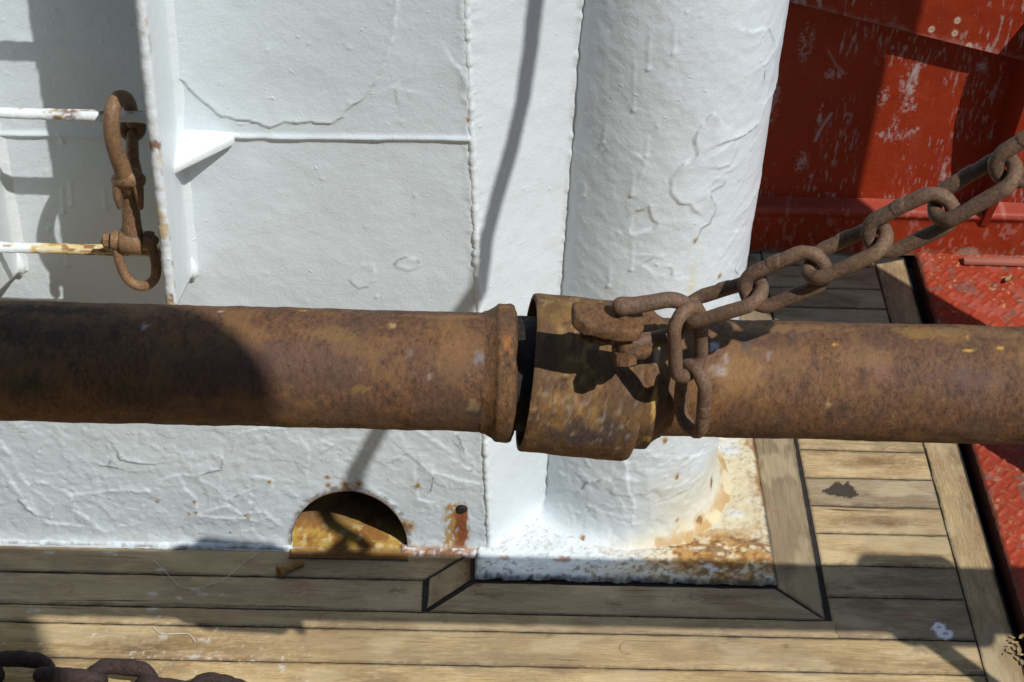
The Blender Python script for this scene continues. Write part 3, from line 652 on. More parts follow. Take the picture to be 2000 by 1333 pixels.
# ================================================================== white post on its base plate
post_t = empty('white_post', (POST[0], POST[1], 0), 'thick round white painted steel post standing on a rust stained base plate', 'post')
def on_post(px, py):
    d = ray(px, py); ox, oy = -POST[0], -POST[1]
    A = d[0]**2+d[1]**2; B = 2*(d[0]*ox+d[1]*oy); C = ox*ox+oy*oy-POST_R**2; D = B*B-4*A*C
    t = (-B-math.sqrt(max(D, 0)))/(2*A); p = cam_pos+d*t
    th = math.atan2(p[1]-POST[1], p[0]-POST[0]); return th*POST_R, p[2]
def post_surface():
    th = np.concatenate([np.linspace(-math.pi*1.08, .15, 215), np.linspace(.2, math.pi*.92, 24)[:-1]])
    zs = np.concatenate([np.arange(.002, .84, .0022), np.linspace(.86, 1.7, 20)])
    T, Zp = np.meshgrid(th, zs, indexing='ij'); A = T*POST_R
    H = (fbm(A*12, Zp*10, 71, 3)-.5)*.004+(fbm(A*80, Zp*80, 72, 3)-.5)*.0009+(fbm(A*160, Zp*160, 73, 2)-.5)*.0005
    st = Stain(T.shape)
    cracks = [(c2((1790, 130), (1830, 135), (1860, 120), (1890, 125), (1910, 175)), .0012, .85), (c2((1938, 150), (1925, 200), (1870, 280)), .0016, 0), (c2((1935, 330), (1910, 400), (1870, 450), (1850, 530), (1800, 570), (1690, 620)), .0019, .1),
        (c2((1510, 720), (1580, 680), (1575, 640), (1570, 600), (1600, 540), (1650, 490), (1675, 520)), .0013, .4), (c2((1575, 920), (1550, 885), (1500, 880), (1465, 830), (1470, 780), (1510, 720)), .0016, .1), (c2((1290, 1010), (1290, 940), (1370, 890), (1390, 960), (1415, 970), (1390, 1000), (1300, 1015), (1290, 1010)), -.0013, .25),
        (c2((1690, 650), (1740, 615), (1755, 650), (1720, 720), (1670, 730)), .0011, .25), (c2((1650, 790), (1700, 755), (1700, 800), (1650, 830)), .001, .4), (c2((1640, 850), (1665, 900), (1640, 970), (1600, 990), (1580, 1040)), .0013, .7), (c2((1850, 800), (1820, 870), (1795, 910)), .0014, .1), (c2((1870, 290), (1865, 340)), .001, .9), (c2((1910, 280), (1912, 310)), .001, .7),
        (c2((1330, 680), (1360, 700), (1350, 750)), .001, .3), (c2((1350, 1110), (1400, 1110), (1340, 1150), (1400, 1190), (1470, 1200), (1480, 1140)), .0009, .3), (c2((1720, 1010), (1760, 1005), (1730, 1060)), .0008, .2), (c2((1740, 1165), (1760, 1185)), .001, .9),
        ([(1131, 960), (1150, 940), (1190, 935), (1200, 965), (1215, 985)], .0014, .6), ([(1140, 1000), (1180, 985), (1230, 990)], .001, .35), ([(1285, 890), (1330, 893), (1370, 888)], .0012, .4), ([(1310, 950), (1340, 945), (1365, 930)], .0009, .2), ([(1090, 600), (1110, 620), (1105, 580)], .001, .5), ([(1220, 880), (1228, 960), (1240, 985)], .0014, 0)]
    for i, (pts, hh, dk) in enumerate(cracks):
        P2 = rough_line([on_post(*p) for p in pts], .005, .0014, i+200)
        d, sd = seg_dist(A, Zp, P2); sg = np.sign(hh)
        H += abs(hh)*1.2*np.exp(-d/.010)*sstep(-.0009, .0009, d*sd*sg)+abs(hh)*.45*np.exp(-(d/.0016)**2)*fbm(A*300, Zp*300, i, 2)
        if dk: st.put(np.exp(-(d/.0013)**2)*dk*sstep(.3, .55, fbm(A*90, Zp*90, i+7, 2)), (.075, .06, .05))
    for x, y0, y1 in ((1375, 150, 300), (1485, 110, 230), (1310, 270, 480), (1303, 750, 850), (1365, 600, 680), (1300, 1050, 1170), (1205, 1160, 1240), (1095, 800, 850), (1180, 560, 620)):
        a = on_post(*c2((x, y0))[0]); c = on_post(*c2((x-6, y1))[0]); d, _ = seg_dist(A, Zp, [a, c]); H += .0006*np.exp(-(d/.0016)**2)
        H += .0013*np.exp(-(np.hypot(A-c[0], Zp-c[1])/.0022)**2)
    for k in range(70):
        ca, cz, r_ = rng.uniform(-.36, .02), rng.uniform(.03, .82), rng.uniform(.0008, .0024); H += np.exp(-((A-ca)**2+(Zp-cz)**2)/(r_*r_))*rng.uniform(.0006, .0016)
    low = 1-sstep(.12, .22, Zp); H += low*(fbm(A*100, Zp*100, 77, 3)-.5)*.0016+low*sstep(.5, .52, fbm(A*40, Zp*40, 78, 4))*.0008
    H += .030*np.exp(-Zp/.010)+.012*np.exp(-Zp/.028)*sstep(-1.9, -.6, T)
    # yellowed weathering and rust
    a0 = on_post(1357, 500)[0]
    st.put(np.exp(-((A-a0-(fbm(Zp*30, A*30, 79, 3)-.5)*.02)/.006)**2)*sstep(.25, .33, Zp)*(1-sstep(.42, .47, Zp))*.35, (.62, .52, .22))
    st.put(sstep(-1.7, -.9, T)*(1-sstep(.05, .17, Zp+(fbm(A*30, Zp*30, 80, 4)-.5)*.16))*.5, (.60, .51, .28))
    q_ = (1-sstep(.006, .034, Zp+(fbm(A*60, Zp*60, 180, 3)-.5)*.02))*sstep(-2.0, -1.1, T); st.put(q_*.75, (.60, .50, .28)); st.put(q_*sstep(.5, .62, fbm(A*55, Zp*90, 181, 4))*.75, (.40, .21, .05))
    for i, (px, py, rx, ry) in enumerate(((1322, 931, .003, .006), (1386, 942, .0035, .010), (1145, 1040, .003, .004), (1318, 1011, .003, .003), (1352, 1005, .006, .005), (1358, 470, .002, .004), (1406, 540, .003, .003), (1299, 860, .003, .005), (1290, 1060, .006, .004), (1248, 1085, .006, .003))):
        c = on_post(px, py); st.put(spot(A, Zp, c, rx*1.3, ry*1.3, i+5, .4, .7)*.6, YE); st.put(spot(A, Zp, c, rx*.75, ry*.8, i+25, .3, .7)*.85, (.20, .085, .02))
    return T, Zp, H, st
T, Zp, H, st = post_surface()
Pp = np.stack([POST[0]+np.cos(T)*(POST_R+H), POST[1]+np.sin(T)*(POST_R+H), Zp], -1)
sh = mesh_obj('shaft', Pp.reshape(-1, 3), grid_faces(T.shape[0], T.shape[1], wrap=True)[:, ::-1][:, [3, 2, 1, 0]], M_POSTW, post_t); set_attr(sh, 'stain', st.rgba())
BP0, BP1 = at_z(930, 1133), at_z(1508, 1131)
def paint_base(a, c):
    ed = np.minimum(np.minimum(c-1.5045, .4125-a), a-.0365)
    z = .0072+(fbm(a*60, c*60, 81, 4)-.5)*.004+(fbm(a*220, c*220, 82, 3)-.5)*.0016-.0068*np.exp(-np.maximum(ed, 0)/.0025)
    rp = np.hypot(a-POST[0], c-POST[1])-POST_R
    s = Stain(a.shape)
    right = sstep(.17, .33, a+(fbm(a*25, c*25, 83, 3)-.5)*.14)
    s.put(right*.80*sstep(.005, .03, rp)*sstep(.15, .5, fbm(a*30, c*50, 90, 4)), (.60, .50, .27))
    n1 = fbm(a*55, c*75, 84, 5); n2 = fbm(a*160, c*200, 85, 4)
    fr = np.exp(-((a-.345)/.075)**2)*np.exp(-((c-1.545)/.040)**2)
    s.put(np.clip(sstep(.46, .60, n1+fr*.22-.06)*(.15+fr*1.25), 0, .92), (.42, .215, .045))
    s.put(np.clip(sstep(.50, .60, n2+fr*.14-.03)*(.08+fr), 0, .85), (.25, .115, .03))
    s.put(sstep(.60, .68, n2)*.8*right*(c < 1.58), (.17, .085, .03))
    s.put(sstep(.63, .68, fbm(a*260, c*260, 86, 3))*(.35+.4*(c < 1.53)), (.20, .15, .09))
    s.put((1-sstep(0, .006, ed+(fbm(a*200, c*200, 87, 3)-.5)*.009))*.8, (.045, .038, .03))
    rt_ = (1-sstep(.0, .022, (.4125-a)+(fbm(a*120, c*60, 88, 4)-.5)*.026))*sstep(.42, .58, fbm(a*70, c*45, 89, 3)); s.put(rt_*.9, (.26, .12, .03))
    for i, (px, py, rx, ry) in enumerate(((985, 1097, .006, .004), (1102, 1100, .007, .004), (1095, 1102, .010, .003), (1310, 1119, .004, .003))):
        q = at_z(px, py); s.put(spot(a, c, q, rx, ry, i, .3, .7)*.8, (.42, .22, .16))
    return z, s
flat_strip('base_plate', .0365, .4125, 1.5045, 2.15, 0, M_POSTW, post_t, paint_base, .0020)
b = MB(); b.box((.037, 1.5055, -.02), (.412, 2.15, .0012)); b.build('plate_edge', M_CAULK, post_t, False)
# its twin further along the rail, out of the picture on the right
tw = empty('white_post', (.955, 1.66, 0), 'second white round post further right, on the red checker plate', 'post')
b = MB(); b.lathe([(0, .15), (.006, .135), (.03, .115), (.1, .11), (1.7, .11)], (.955, 1.66, .012), (0, 0, 1), 48, .004)
b.build('shaft', M_RAIL, tw)

# ================================================================== ladder welded to the wall
lad = empty('wall_ladder', (-.38, WALL_Y, .42), 'white painted steel ladder of flat bars and round rungs welded to the deckhouse', 'ladder')
def rail(xr, th, seed):
    """flat bar standing out from the wall, its lower end cut back towards the wall"""
    Y0 = 1.402; zs = np.arange(.42, 1.16, .0035); k = 28
    V = []; S = []
    # outline loop around the bar section: wall right, front right, front left, wall left
    sec = [(xr, WALL_Y+.004)]+[(xr, y) for y in np.linspace(WALL_Y-.004, Y0+.004, 16)]+[(xr-.0012, Y0+.0012), (xr-.003, Y0), (xr-th/2, Y0-.0005), (xr-th+.003, Y0), (xr-th+.0012, Y0+.0012)]+[(xr-th, y) for y in np.linspace(Y0+.004, WALL_Y-.004, 8)]+[(xr-th, WALL_Y+.004)]
    ns = len(sec); SX = np.array([q[0] for q in sec]); SY = np.array([q[1] for q in sec])
    Zb = .425+.080*np.clip((WALL_Y-SY)/.152, 0, 1)
    Zg = Zb[None, :]+(1.16-Zb[None, :])*np.linspace(0, 1, len(zs))[:, None]
    Xg = SX[None, :]+0*Zg; Yg = SY[None, :]+0*Zg
    n = (fbm(Zg*90, Yg*90, seed, 3)-.5)*.0022*np.exp(-((Yg-Y0)/.02)**2)+(fbm(Zg*200, Yg*200+Xg*200, seed+2, 3)-.5)*.0012
    s = np.where(SX > xr-th*.3, 1, np.where(SX < xr-th*.7, -1, 0))[None, :]
    Xg = Xg+.0100*(WALL_Y-Yg)/.152
    Yg = Yg-n*np.exp(-((Yg-Y0)/.006)**2); Xg = Xg+s*n*.8
    Xg += s*.006*np.exp(-(WALL_Y-Yg)/.004)                   # weld fillet to the wall
    st = Stain(Zg.shape); fr = np.exp(-((Yg-Y0)/.008)**2)
    st.put(sstep(.62, .70, fbm(Zg*45, Yg*60+Xg*60, seed+5, 4))*fr*.75, YE); st.put(sstep(.68, .73, fbm(Zg*60, Yg*90+Xg*90, seed+6, 3))*fr*.9, (.20, .085, .03))
    for zc, rr in ((.985, .010), (.485, .006), (.475, .004), (.43, .006), (.40, .006), (.765, .004)):
        st.put((1-sstep(.6, 1.2, np.hypot((Zg-zc)/rr, (Xg-(xr-.004))/.0035)+(fbm(Zg*400, Xg*400, seed+9, 2)-.5)*.9))*fr*.9, (.19, .075, .025))
    return Xg, Yg, Zg, st, ns
for xr, th, sd in ((-.2865, .0105, 101), (-.474, .0105, 131)):
    Xg, Yg, Zg, st, ns = rail(xr, th, sd); nz_ = Zg.shape[0]
    o = mesh_obj('side_rail', np.stack([Xg, Yg, Zg], -1).reshape(-1, 3), list(map(tuple, grid_faces(nz_, ns)))+[tuple(range(ns)), tuple(range((nz_-1)*ns, nz_*ns))[::-1]], M_RAIL, lad); set_attr(o, 'stain', st.rgba())
    b = MB(); b.tube(spline([(xr+.002, WALL_Y-.002, .424), (xr+.003, WALL_Y-.004, .438), (xr+.001, WALL_Y-.003, .452)], 4), [.003, .004, .0055, .006, .0058, .005, .0045, .004, .003], 10, round_ends=True); b.build('weld_lump', M_RAIL, lad)
RUNG_Y = 1.473
for zr, kind in ((.684, 0), (.5205, 1), (.846, 2), (1.01, 3)):
    nx, na = 150, 20
    xg, ag = np.meshgrid(np.linspace(-.476, -.296, nx), np.linspace(0, 2*math.pi, na, endpoint=False), indexing='ij')
    rr = .0056+(fbm(xg*150, ag*2, 140+kind, 3)-.5)*.0012+.003*np.exp(-(xg+.476)/.006)+.003*np.exp(-(-.296-xg)/.005)
    st = Stain(xg.shape)
    rp = {0: .12, 1: .0, 2: .1, 3: .1}[kind]
    n_ = fbm(xg*70, np.cos(ag)*2+5, 150+kind, 4)
    st.put(sstep(.62, .70, n_)*.7, YE); st.put(sstep(.68, .75, n_)*.8, (.2, .1, .04))
    if kind == 1:
        k = sstep(-.445, -.405, xg+(n_-.5)*.05); st.put(k*.75, (.60, .44, .12)); st.put(k*sstep(.45, .55, fbm(xg*110, ag*1.5, 161, 4))*sstep(-.43, -.39, xg)*.9, (.22, .085, .03)); st.put((np.sin(ag) < -.6)*k*.8, (.12, .05, .025))
    if kind == 0:
        k = np.exp(-((xg+.3755)/.010)**2); st.put(k*sstep(.4, .55, fbm(xg*200, ag*2, 162, 3))*.9, (.16, .08, .06))
    P3 = np.stack([xg, RUNG_Y-np.cos(ag)*rr, zr+np.sin(ag)*rr], -1)
    # wrap around
    f = []
    for i in range(nx-1):
        for j in range(na): f.append((i*na+j, (i+1)*na+j, (i+1)*na+(j+1) % na, i*na+(j+1) % na))
    o = mesh_obj('rung', P3.reshape(-1, 3), f, M_RAIL, lad); set_attr(o, 'stain', st.rgba())

# ================================================================== hook with shackle hung on the ladder
hk = empty('pelican_hook', tuple(at_y(240, 190, 1.472)), 'rusty swivel hook with a shackle hanging from the ladder rungs', 'hook')
def hp(px, py, y): return at_y(px, py, y)
b = MB()
b.tube(spline([hp(258, 240, 1.488), hp(256, 216, 1.488), hp(247, 195, 1.474), hp(232, 192, 1.455), hp(222, 208, 1.438), hp(218, 235, 1.430), hp(219, 265, 1.428), hp(226, 298, 1.430), hp(238, 326, 1.434), hp(247, 350, 1.438), hp(251, 368, 1.442)], 6),
       list(np.interp(np.linspace(0, 10, 61), [0, 1, 2, 3, 4, 6, 7, 8, 9, 10], [.0062, .0066, .0072, .0074, .0078, .0080, .0078, .0088, .0105, .0085])), 16, round_ends=True)
b.tube(spline([hp(240, 350, 1.438), hp(230, 366, 1.436), hp(229, 386, 1.434), hp(233, 404, 1.436)], 5), list(np.interp(np.linspace(0, 3, 16), [0, 1, 2, 3], [.0068, .0066, .0050, .0030])), 12, round_ends=True, flat=(1, .8))
b.tube(spline([hp(257, 343, 1.438), hp(268, 362, 1.435), hp(272, 382, 1.433), hp(275, 404, 1.434)], 5), list(np.interp(np.linspace(0, 3, 16), [0, 1, 2, 3], [.0078, .0070, .0056, .0036])), 12, round_ends=True, flat=(1, .8))
b.tube(spline([hp(234, 354, 1.438), hp(251, 347, 1.436), hp(268, 352, 1.438)], 6), [.0085, .0092, .0098, .0102, .0105, .0106, .0108, .0106, .0105, .0102, .0098, .0092, .0085], 14, round_ends=True)
b.build('hook', M_HOOK, hk, sharp=60)
b = MB()   # the flat tongue behind with its notched eye
b.tube(spline([hp(258, 400, 1.468), hp(264, 350, 1.478), hp(259, 310, 1.484), hp(258, 275, 1.487), hp(258, 262, 1.488)], 6), list(np.interp(np.linspace(0, 4, 25), [0, 1, 2, 3, 4], [.0100, .0115, .0100, .0098, .0090])), 12, round_ends=True, flat=(1, .65))
pts = [hp(258+17*math.sin(a), 250-19*math.cos(a)*.9, 1.489) for a in np.linspace(.9, 2*math.pi-1.2, 22)]
b.tube(pts, .0056, 10, round_ends=True, flat=(1, 1)); b.build('tongue', M_HOOK, hk, sharp=60)
b = MB()   # tang between fork and swivel eye
b.tube(spline([hp(252, 372, 1.444), hp(255, 405, 1.444), hp(257, 430, 1.443), hp(258, 455, 1.442)], 6), list(np.interp(np.linspace(0, 3, 19), [0, 1, 2, 3], [.0072, .0088, .0092, .0108])), 14, round_ends=True, flat=(.75, 1.0), up=(0, -1, 0))
b.build('tang', M_HOOK, hk, sharp=60)
b = MB(); c0 = hp(256, 471, 1.442)
b.lathe([(-.0115, .009), (-.0110, .0115), (-.009, .0128), (0, .0134), (.009, .0128), (.0110, .0115), (.0115, .009)], c0, (1, 0, -.06), 28, .02, 3)
b.build('swivel_eye', M_HOOK, hk, sharp=50)
b = MB()
b.tube(spline([hp(226, 470, 1.442), hp(229, 490, 1.438), hp(235, 515, 1.435), hp(246, 540, 1.432), hp(264, 556, 1.430), hp(286, 558, 1.430), hp(302, 544, 1.431), hp(305, 518, 1.433), hp(299, 492, 1.436), hp(292, 470, 1.440)], 6), [.0052]*54+[.0056], 14, round_ends=True)
bow = b.build('shackle_bow', M_HOOK, hk)
b = MB()
for px in (227, 291):
    q = hp(px, 470, 1.441); b.lathe([(-.0052, .006), (-.0048, .0088), (0, .0098), (.0048, .0088), (.0052, .006)], q, (1, 0, -.06), 22, .03, px)
b.tube([hp(207, 471, 1.443), hp(300, 470, 1.441)], .0055, 12, round_ends=True); b.lathe([(-.003, .004), (-.0028, .0085), (.0028, .0085), (.003, .004)], hp(209, 471, 1.443), (1, 0, 0), 8, .05)
b.build('shackle_pin', M_HOOK, bow)

# ================================================================== the two pipes
PY, PZ, PR = 1.092, .6985, .0481
px_x = lambda px: at_y(px, 715+.0285*(px-1000), PY)[0]
def pipe_surface(x0, x1, prof, seed, name, mat, parent, tilt=None, n=96, dent=.0012, paint=None, step=.0028):
    """turned skin about the pipe axis; prof gives the radius along x"""
    xs = np.arange(x0, x1+step/2, step); ang = np.linspace(0, 2*math.pi, n, endpoint=False)
    Xg, Ag = np.meshgrid(xs, ang, indexing='ij')
    r0 = np.interp(xs, [p[0] for p in prof], [p[1] for p in prof])[:, None]
    ca, sa = np.cos(Ag), np.sin(Ag)
    rg = r0+(fbm(Xg*30+9, ca*1.2+sa*3, seed, 4)-.5)*dent*2+(fbm(Xg*90, sa*6+ca*2, seed+1, 3)-.5)*dent
    P = np.stack([Xg, -ca*rg, sa*rg], -1)                    # ang 0 = towards the camera, 90 = up
    st = paint(Xg, Ag, r0) if paint else Stain(Xg.shape)
    if tilt is not None:
        M, c = tilt; P = (P-c) @ M.T + c
    P = P+np.array([0, PY, PZ-(.0026 if tilt is not None else 0)])
    return P, st, len(xs), n
def pipe_obj(name, P, st, nx, n, mat, parent):
    f = []
    i = np.arange(nx-1)[:, None]; j = np.arange(n)[None, :]
    f = np.stack([i*n+j, (i+1)*n+j, (i+1)*n+(j+1) % n, i*n+(j+1) % n], -1).reshape(-1, 4)
    o = mesh_obj(name, P.reshape(-1, 3), list(map(tuple, f))+[tuple(range(n)), tuple(range((nx-1)*n, nx*n))[::-1]], mat, parent); set_attr(o, 'stain', st.rgba()); o.data.set_sharp_from_angle(angle=R(60)); return o
def on_pipe(px, py):
    d = ray(px, py); A = d[1]**2+d[2]**2; oy, oz = -PY, cam_pos[2]-PZ; B = 2*(d[1]*oy+d[2]*oz); C = oy*oy+oz*oz-PR**2; D = max(B*B-4*A*C, 0)
    t = (-B-math.sqrt(D))/(2*A); p = cam_pos+d*t; return p[0], math.atan2(p[2]-PZ, -(p[1]-PY))
def wrapd(A, a): return (A-a+math.pi) % (2*math.pi)-math.pi
def paint_pipe(seed, spots, patches):
    def f(X, A, r0):
        s = Stain(X.shape); S = wrapd(A, .6)*PR
        s.put(sstep(.52, .66, fbm(X*24, S*24, seed, 6))*.42, (.085, .048, .034))
        s.put(sstep(.54, .66, fbm(X*40, S*40, seed+3, 6))*.40, (.235, .125, .045))
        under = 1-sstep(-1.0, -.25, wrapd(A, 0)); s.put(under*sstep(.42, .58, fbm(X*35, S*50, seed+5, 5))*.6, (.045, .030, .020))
        for i, (px, py, rx, ry, col, amt) in enumerate(spots):
            q = on_pipe(px, py); kk = .62 if rx < .02 else 1.0; dd = np.hypot((X-q[0])/rx/kk, wrapd(A, q[1])*PR/ry/kk)+(fbm(X*400, S*400, seed+i, 3)-.5)*1.9
            s.put((1-sstep(.65, 1.25, dd))*amt, col)
        return s
    return f
WH, GO, DK = (.42, .38, .36), (.60, .36, .06), (.028, .024, .022)
left_t = empty('spigot_pipe', (px_x(400), PY, PZ), 'long brown rusty pipe on the left ending in a raised flange', 'pipe')
xa, xb, xc = px_x(950), px_x(1004), px_x(1060)
spL = [(281, 637, .0050, .0055, WH, .8), (431, 609, .0050, .0035, WH, .75), (592, 607, .003, .0025, GO, .9), (766, 635, .006, .006, (.40, .30, .12), .7), (800, 690, .005, .008, (.22, .15, .10), .5), (80, 605, .05, .008, DK, .8), (30, 640, .03, .012, DK, .55), (160, 660, .03, .01, DK, .4), (700, 760, .012, .006, (.24, .15, .04), .6), (775, 730, .003, .006, (.05, .03, .03), .7), (840, 735, .003, .004, (.32, .25, .2), .6), (930, 800, .010, .014, DK, .75), (925, 790, .008, .010, (.30, .20, .09), .55), (935, 700, .005, .010, (.20, .20, .22), .6), (60, 755, .02, .01, (.06, .06, .02), .6), (250, 770, .02, .008, (.05, .05, .02), .5), (500, 700, .04, .015, (.12, .06, .05), .4), (640, 650, .02, .008, (.26, .15, .05), .45), (870, 620, .03, .004, (.25, .14, .06), .5), (905, 690, .012, .02, (.20, .10, .04), .4)]
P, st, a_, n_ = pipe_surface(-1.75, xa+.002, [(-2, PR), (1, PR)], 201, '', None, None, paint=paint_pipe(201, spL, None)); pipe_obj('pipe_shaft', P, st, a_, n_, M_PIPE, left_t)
spF = [(985, 620, .008, .006, (.30, .15, .05), .5), (990, 680, .006, .012, (.36, .14, .04), .6)]
prof = [(xa-.004, PR*1.005), (xa, PR*1.03), (xa+.006, PR*1.10), (xa+.0085, .0555), (xb-.004, .0560), (xb-.001, .0545), (xb+.001, PR*1.0)]
P, st, a_, n_ = pipe_surface(xa-.004, xb+.001, prof, 211, '', None, None, paint=paint_pipe(211, spF, None), dent=.0016, step=.0012); pipe_obj('flange', P, st, a_, n_, M_SOCK, left_t)
P, st, a_, n_ = pipe_surface(xb-.001, xc+.02, [(0, .0462), (1, .0462)], 215, '', None, None, paint=paint_pipe(215, [], None)); pipe_obj('spigot', P, st, a_, n_, M_DARKIN, left_t)
right_t = empty('socket_pipe', (px_x(1600), PY, PZ), 'long brown rusty pipe on the right with a wide tilted socket at its end', 'pipe')
xs0, xs1 = px_x(1028), px_x(1243); mid = np.array([(xs0+xs1)/2, 0, 0])
Ms = np.array(Matrix.Rotation(R(4.2), 3, Vector(CF)))
Ms = np.array(Matrix.Rotation(R(4.3), 3, Vector(CF)) @ Matrix.Rotation(R(3.0), 3, Vector(CU)))
def sock_paint(X, A, r0):
    s = Stain(X.shape); S = wrapd(A, .6)*.06
    up = sstep(-.1, .9, wrapd(A, 0))
    s.put(sstep(.45, .62, fbm(X*70, S*70, 231, 5))*up*.55, (.27, .15, .045)); s.put(sstep(.58, .68, fbm(X*150, S*150, 232, 4))*up*.6, (.36, .24, .09)); s.put(sstep(.5, .62, fbm(X*110, S*60, 238, 5))*.5, (.16, .095, .03)); s.put(sstep(.55, .7, fbm(X*30, S*30, 235, 4))*.6, (.085, .045, .03))
    c = np.hypot((X-(xs0+xs1)/2-.006)/.035, wrapd(A, -.02)*.06/.018)+(fbm(X*120, S*120, 233, 3)-.5)*1.2; s.put((1-sstep(.5, 1.2, c))*.75, (.05, .045, .045))
    c = np.hypot((X-(xs0+xs1)/2+.02)/.05, wrapd(A, .25)*.06/.02)+(fbm(X*150, S*150, 234, 3)-.5)*1.6; s.put((1-sstep(.3, 1.0, c))*.5*sstep(.4, .6, fbm(X*160, S*160, 237, 4)), (.38, .20, .05))
    s.put(sstep(.66, .72, fbm(X*260, S*260, 236, 3))*np.exp(-(wrapd(A, 0)/.5)**2)*.6, (.34, .29, .24))
    return s
RS = .0645
P, st, a_, n_ = pipe_surface(xs0, xs1, [(xs0, RS-.001), (xs0+.002, RS), (xs1-.006, RS), (xs1-.002, RS-.0015), (xs1, RS-.004)], 221, '', None, None, tilt=(Ms, mid), paint=sock_paint, step=.0015)
# cup: outer skin, rim and inner skin
Pin, st2, a2, n2 = pipe_surface(xs0, xs0+.05, [(0, RS-.0048), (1, RS-.0048)], 225, '', None, None, tilt=(Ms, mid), step=.0025)
V = np.concatenate([P.reshape(-1, 3), Pin.reshape(-1, 3)]); f1 = []
for i in range(a_-1):
    for j in range(n_): f1.append((i*n_+j, (i+1)*n_+j, (i+1)*n_+(j+1) % n_, i*n_+(j+1) % n_))
o_ = a_*n_
for i in range(a2-1):
    for j in range(n_): f1.append((o_+i*n_+(j+1) % n_, o_+(i+1)*n_+(j+1) % n_, o_+(i+1)*n_+j, o_+i*n_+j))
for j in range(n_): f1.append((o_+(j+1) % n_, o_+j, j, (j+1) % n_))
f1.append(tuple(o_+(a2-1)*n_+j for j in range(n_))); f1.append(tuple((a_-1)*n_+j for j in range(n_))[::-1])
so_ = mesh_obj('socket', V, f1, M_SOCK, right_t); set_attr(so_, 'stain', np.concatenate([st.rgba().reshape(-1, 4), st2.rgba().reshape(-1, 4)])); so_.data.set_sharp_from_angle(angle=R(50))
xe0, xe1 = px_x(1232), px_x(1276)
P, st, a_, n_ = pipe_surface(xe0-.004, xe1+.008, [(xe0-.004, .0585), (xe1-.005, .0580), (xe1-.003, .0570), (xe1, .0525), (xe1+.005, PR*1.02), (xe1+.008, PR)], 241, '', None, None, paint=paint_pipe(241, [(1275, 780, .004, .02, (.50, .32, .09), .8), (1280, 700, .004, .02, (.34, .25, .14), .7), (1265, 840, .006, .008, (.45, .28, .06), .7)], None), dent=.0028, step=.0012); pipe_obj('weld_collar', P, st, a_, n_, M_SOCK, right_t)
spR = [(1418, 700, .006, .006, (.34, .28, .25), .7), (1405, 722, .010, .007, (.30, .24, .22), .6), (1412, 728, .005, .006, WH, .8), (1395, 675, .006, .008, (.45, .44, .46), .8), (1500, 693, .005, .005, (.30, .25, .24), .65), (1625, 627, .018, .0022, WH, .9), (1628, 672, .004, .003, GO, .8), (1893, 686, .006, .003, GO, .95), (1891, 660, .003, .003, GO, .8), (1953, 683, .004, .004, GO, .95), (1800, 650, .02, .010, (.30, .17, .04), .5), (1725, 730, .012, .012, (.22, .10, .08), .5), (1440, 740, .02, .015, (.30, .17, .06), .4), (1560, 655, .015, .006, (.10, .07, .06), .5), (1460, 675, .006, .008, (.10, .08, .07), .6), (1480, 690, .006, .005, (.10, .08, .07), .5), (1690, 700, .03, .01, (.26, .14, .06), .4), (1900, 740, .03, .008, (.11, .06, .05), .5), (1620, 790, .004, .004, (.4, .3, .12), .6), (1550, 640, .05, .006, (.28, .155, .06), .45), (1900, 650, .05, .008, (.24, .14, .06), .4)]
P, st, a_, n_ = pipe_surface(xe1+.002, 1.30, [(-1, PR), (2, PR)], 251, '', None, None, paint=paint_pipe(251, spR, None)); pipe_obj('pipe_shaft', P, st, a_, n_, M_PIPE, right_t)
# forked lug on the socket that takes the shackle
def lug_poly(pts, Y): return pts
lg = lambda px, py, dy=0.0: at_y(px, py, PY-.070+dy)
def lug(name, c, hw, dep, th, poly):
    b = MB(); M_ = Matrix.Translation(Vector(c)) @ Matrix.Rotation(R(8), 4, 'Y') @ Matrix.Rotation(R(-4), 4, 'X')
    b.prism(poly, -th/2, th/2, .0028, M_); o = b.build(name, M_SOCK, right_t, True, None, 30); sub = o.modifiers.new('s', 'SUBSURF'); sub.levels = sub.render_levels = 2
    dt = bpy.data.textures.new(name+'_pits', 'CLOUDS'); dt.noise_scale = .012; dm = o.modifiers.new('d', 'DISPLACE'); dm.texture = dt; dm.strength = .0035; dm.texture_coords = 'LOCAL'; return o
lug('upper_lug', lg(1188, 633), .026, .02, .011, [(-.0265, .018), (-.027, -.003), (-.019, -.012), (-.004, -.0145), (.012, -.0145), (.024, -.010), (.0275, .002), (.025, .018)])
lug('lower_lug', lg(1236, 679), .016, .02, .009, [(-.016, .018), (-.0165, -.002), (-.008, -.011), (.008, -.0115), (.0155, -.004), (.0165, .018)])
b = MB()
for i in range(5):
    q = np.array(lg(1140+i*26, 655+random.uniform(-3, 3)+i*4, .018)); b.tube([q, q+np.array([.006, 0, -.002])], random.uniform(.004, .006), 8, round_ends=True)
b.build('weld_lump', M_SOCK, right_t)
# bearing ring out of the picture that carries this pipe
sup = empty('pipe_support', (.93, PY, 0), 'rusty upright with a bearing ring carrying the pipe', 'support')
b = MB(); b.lathe([(-.05, .055), (-.045, .066), (.045, .066), (.05, .055)], (.95, PY, PZ), (1, 0, 0), 40, .02); b.build('bearing_ring', M_PIPE, sup)
set_attr(sup.children[0], 'stain', np.zeros((len(sup.children[0].data.vertices), 4)))
b = MB(); b.tube([(.885, PY, 0.0), (.885, PY, PZ-.05)], .012, 14); b.box((.84, PY-.05, 0.012), (.94, PY+.05, .022), .002); b.build('upright', M_HOOK, sup)

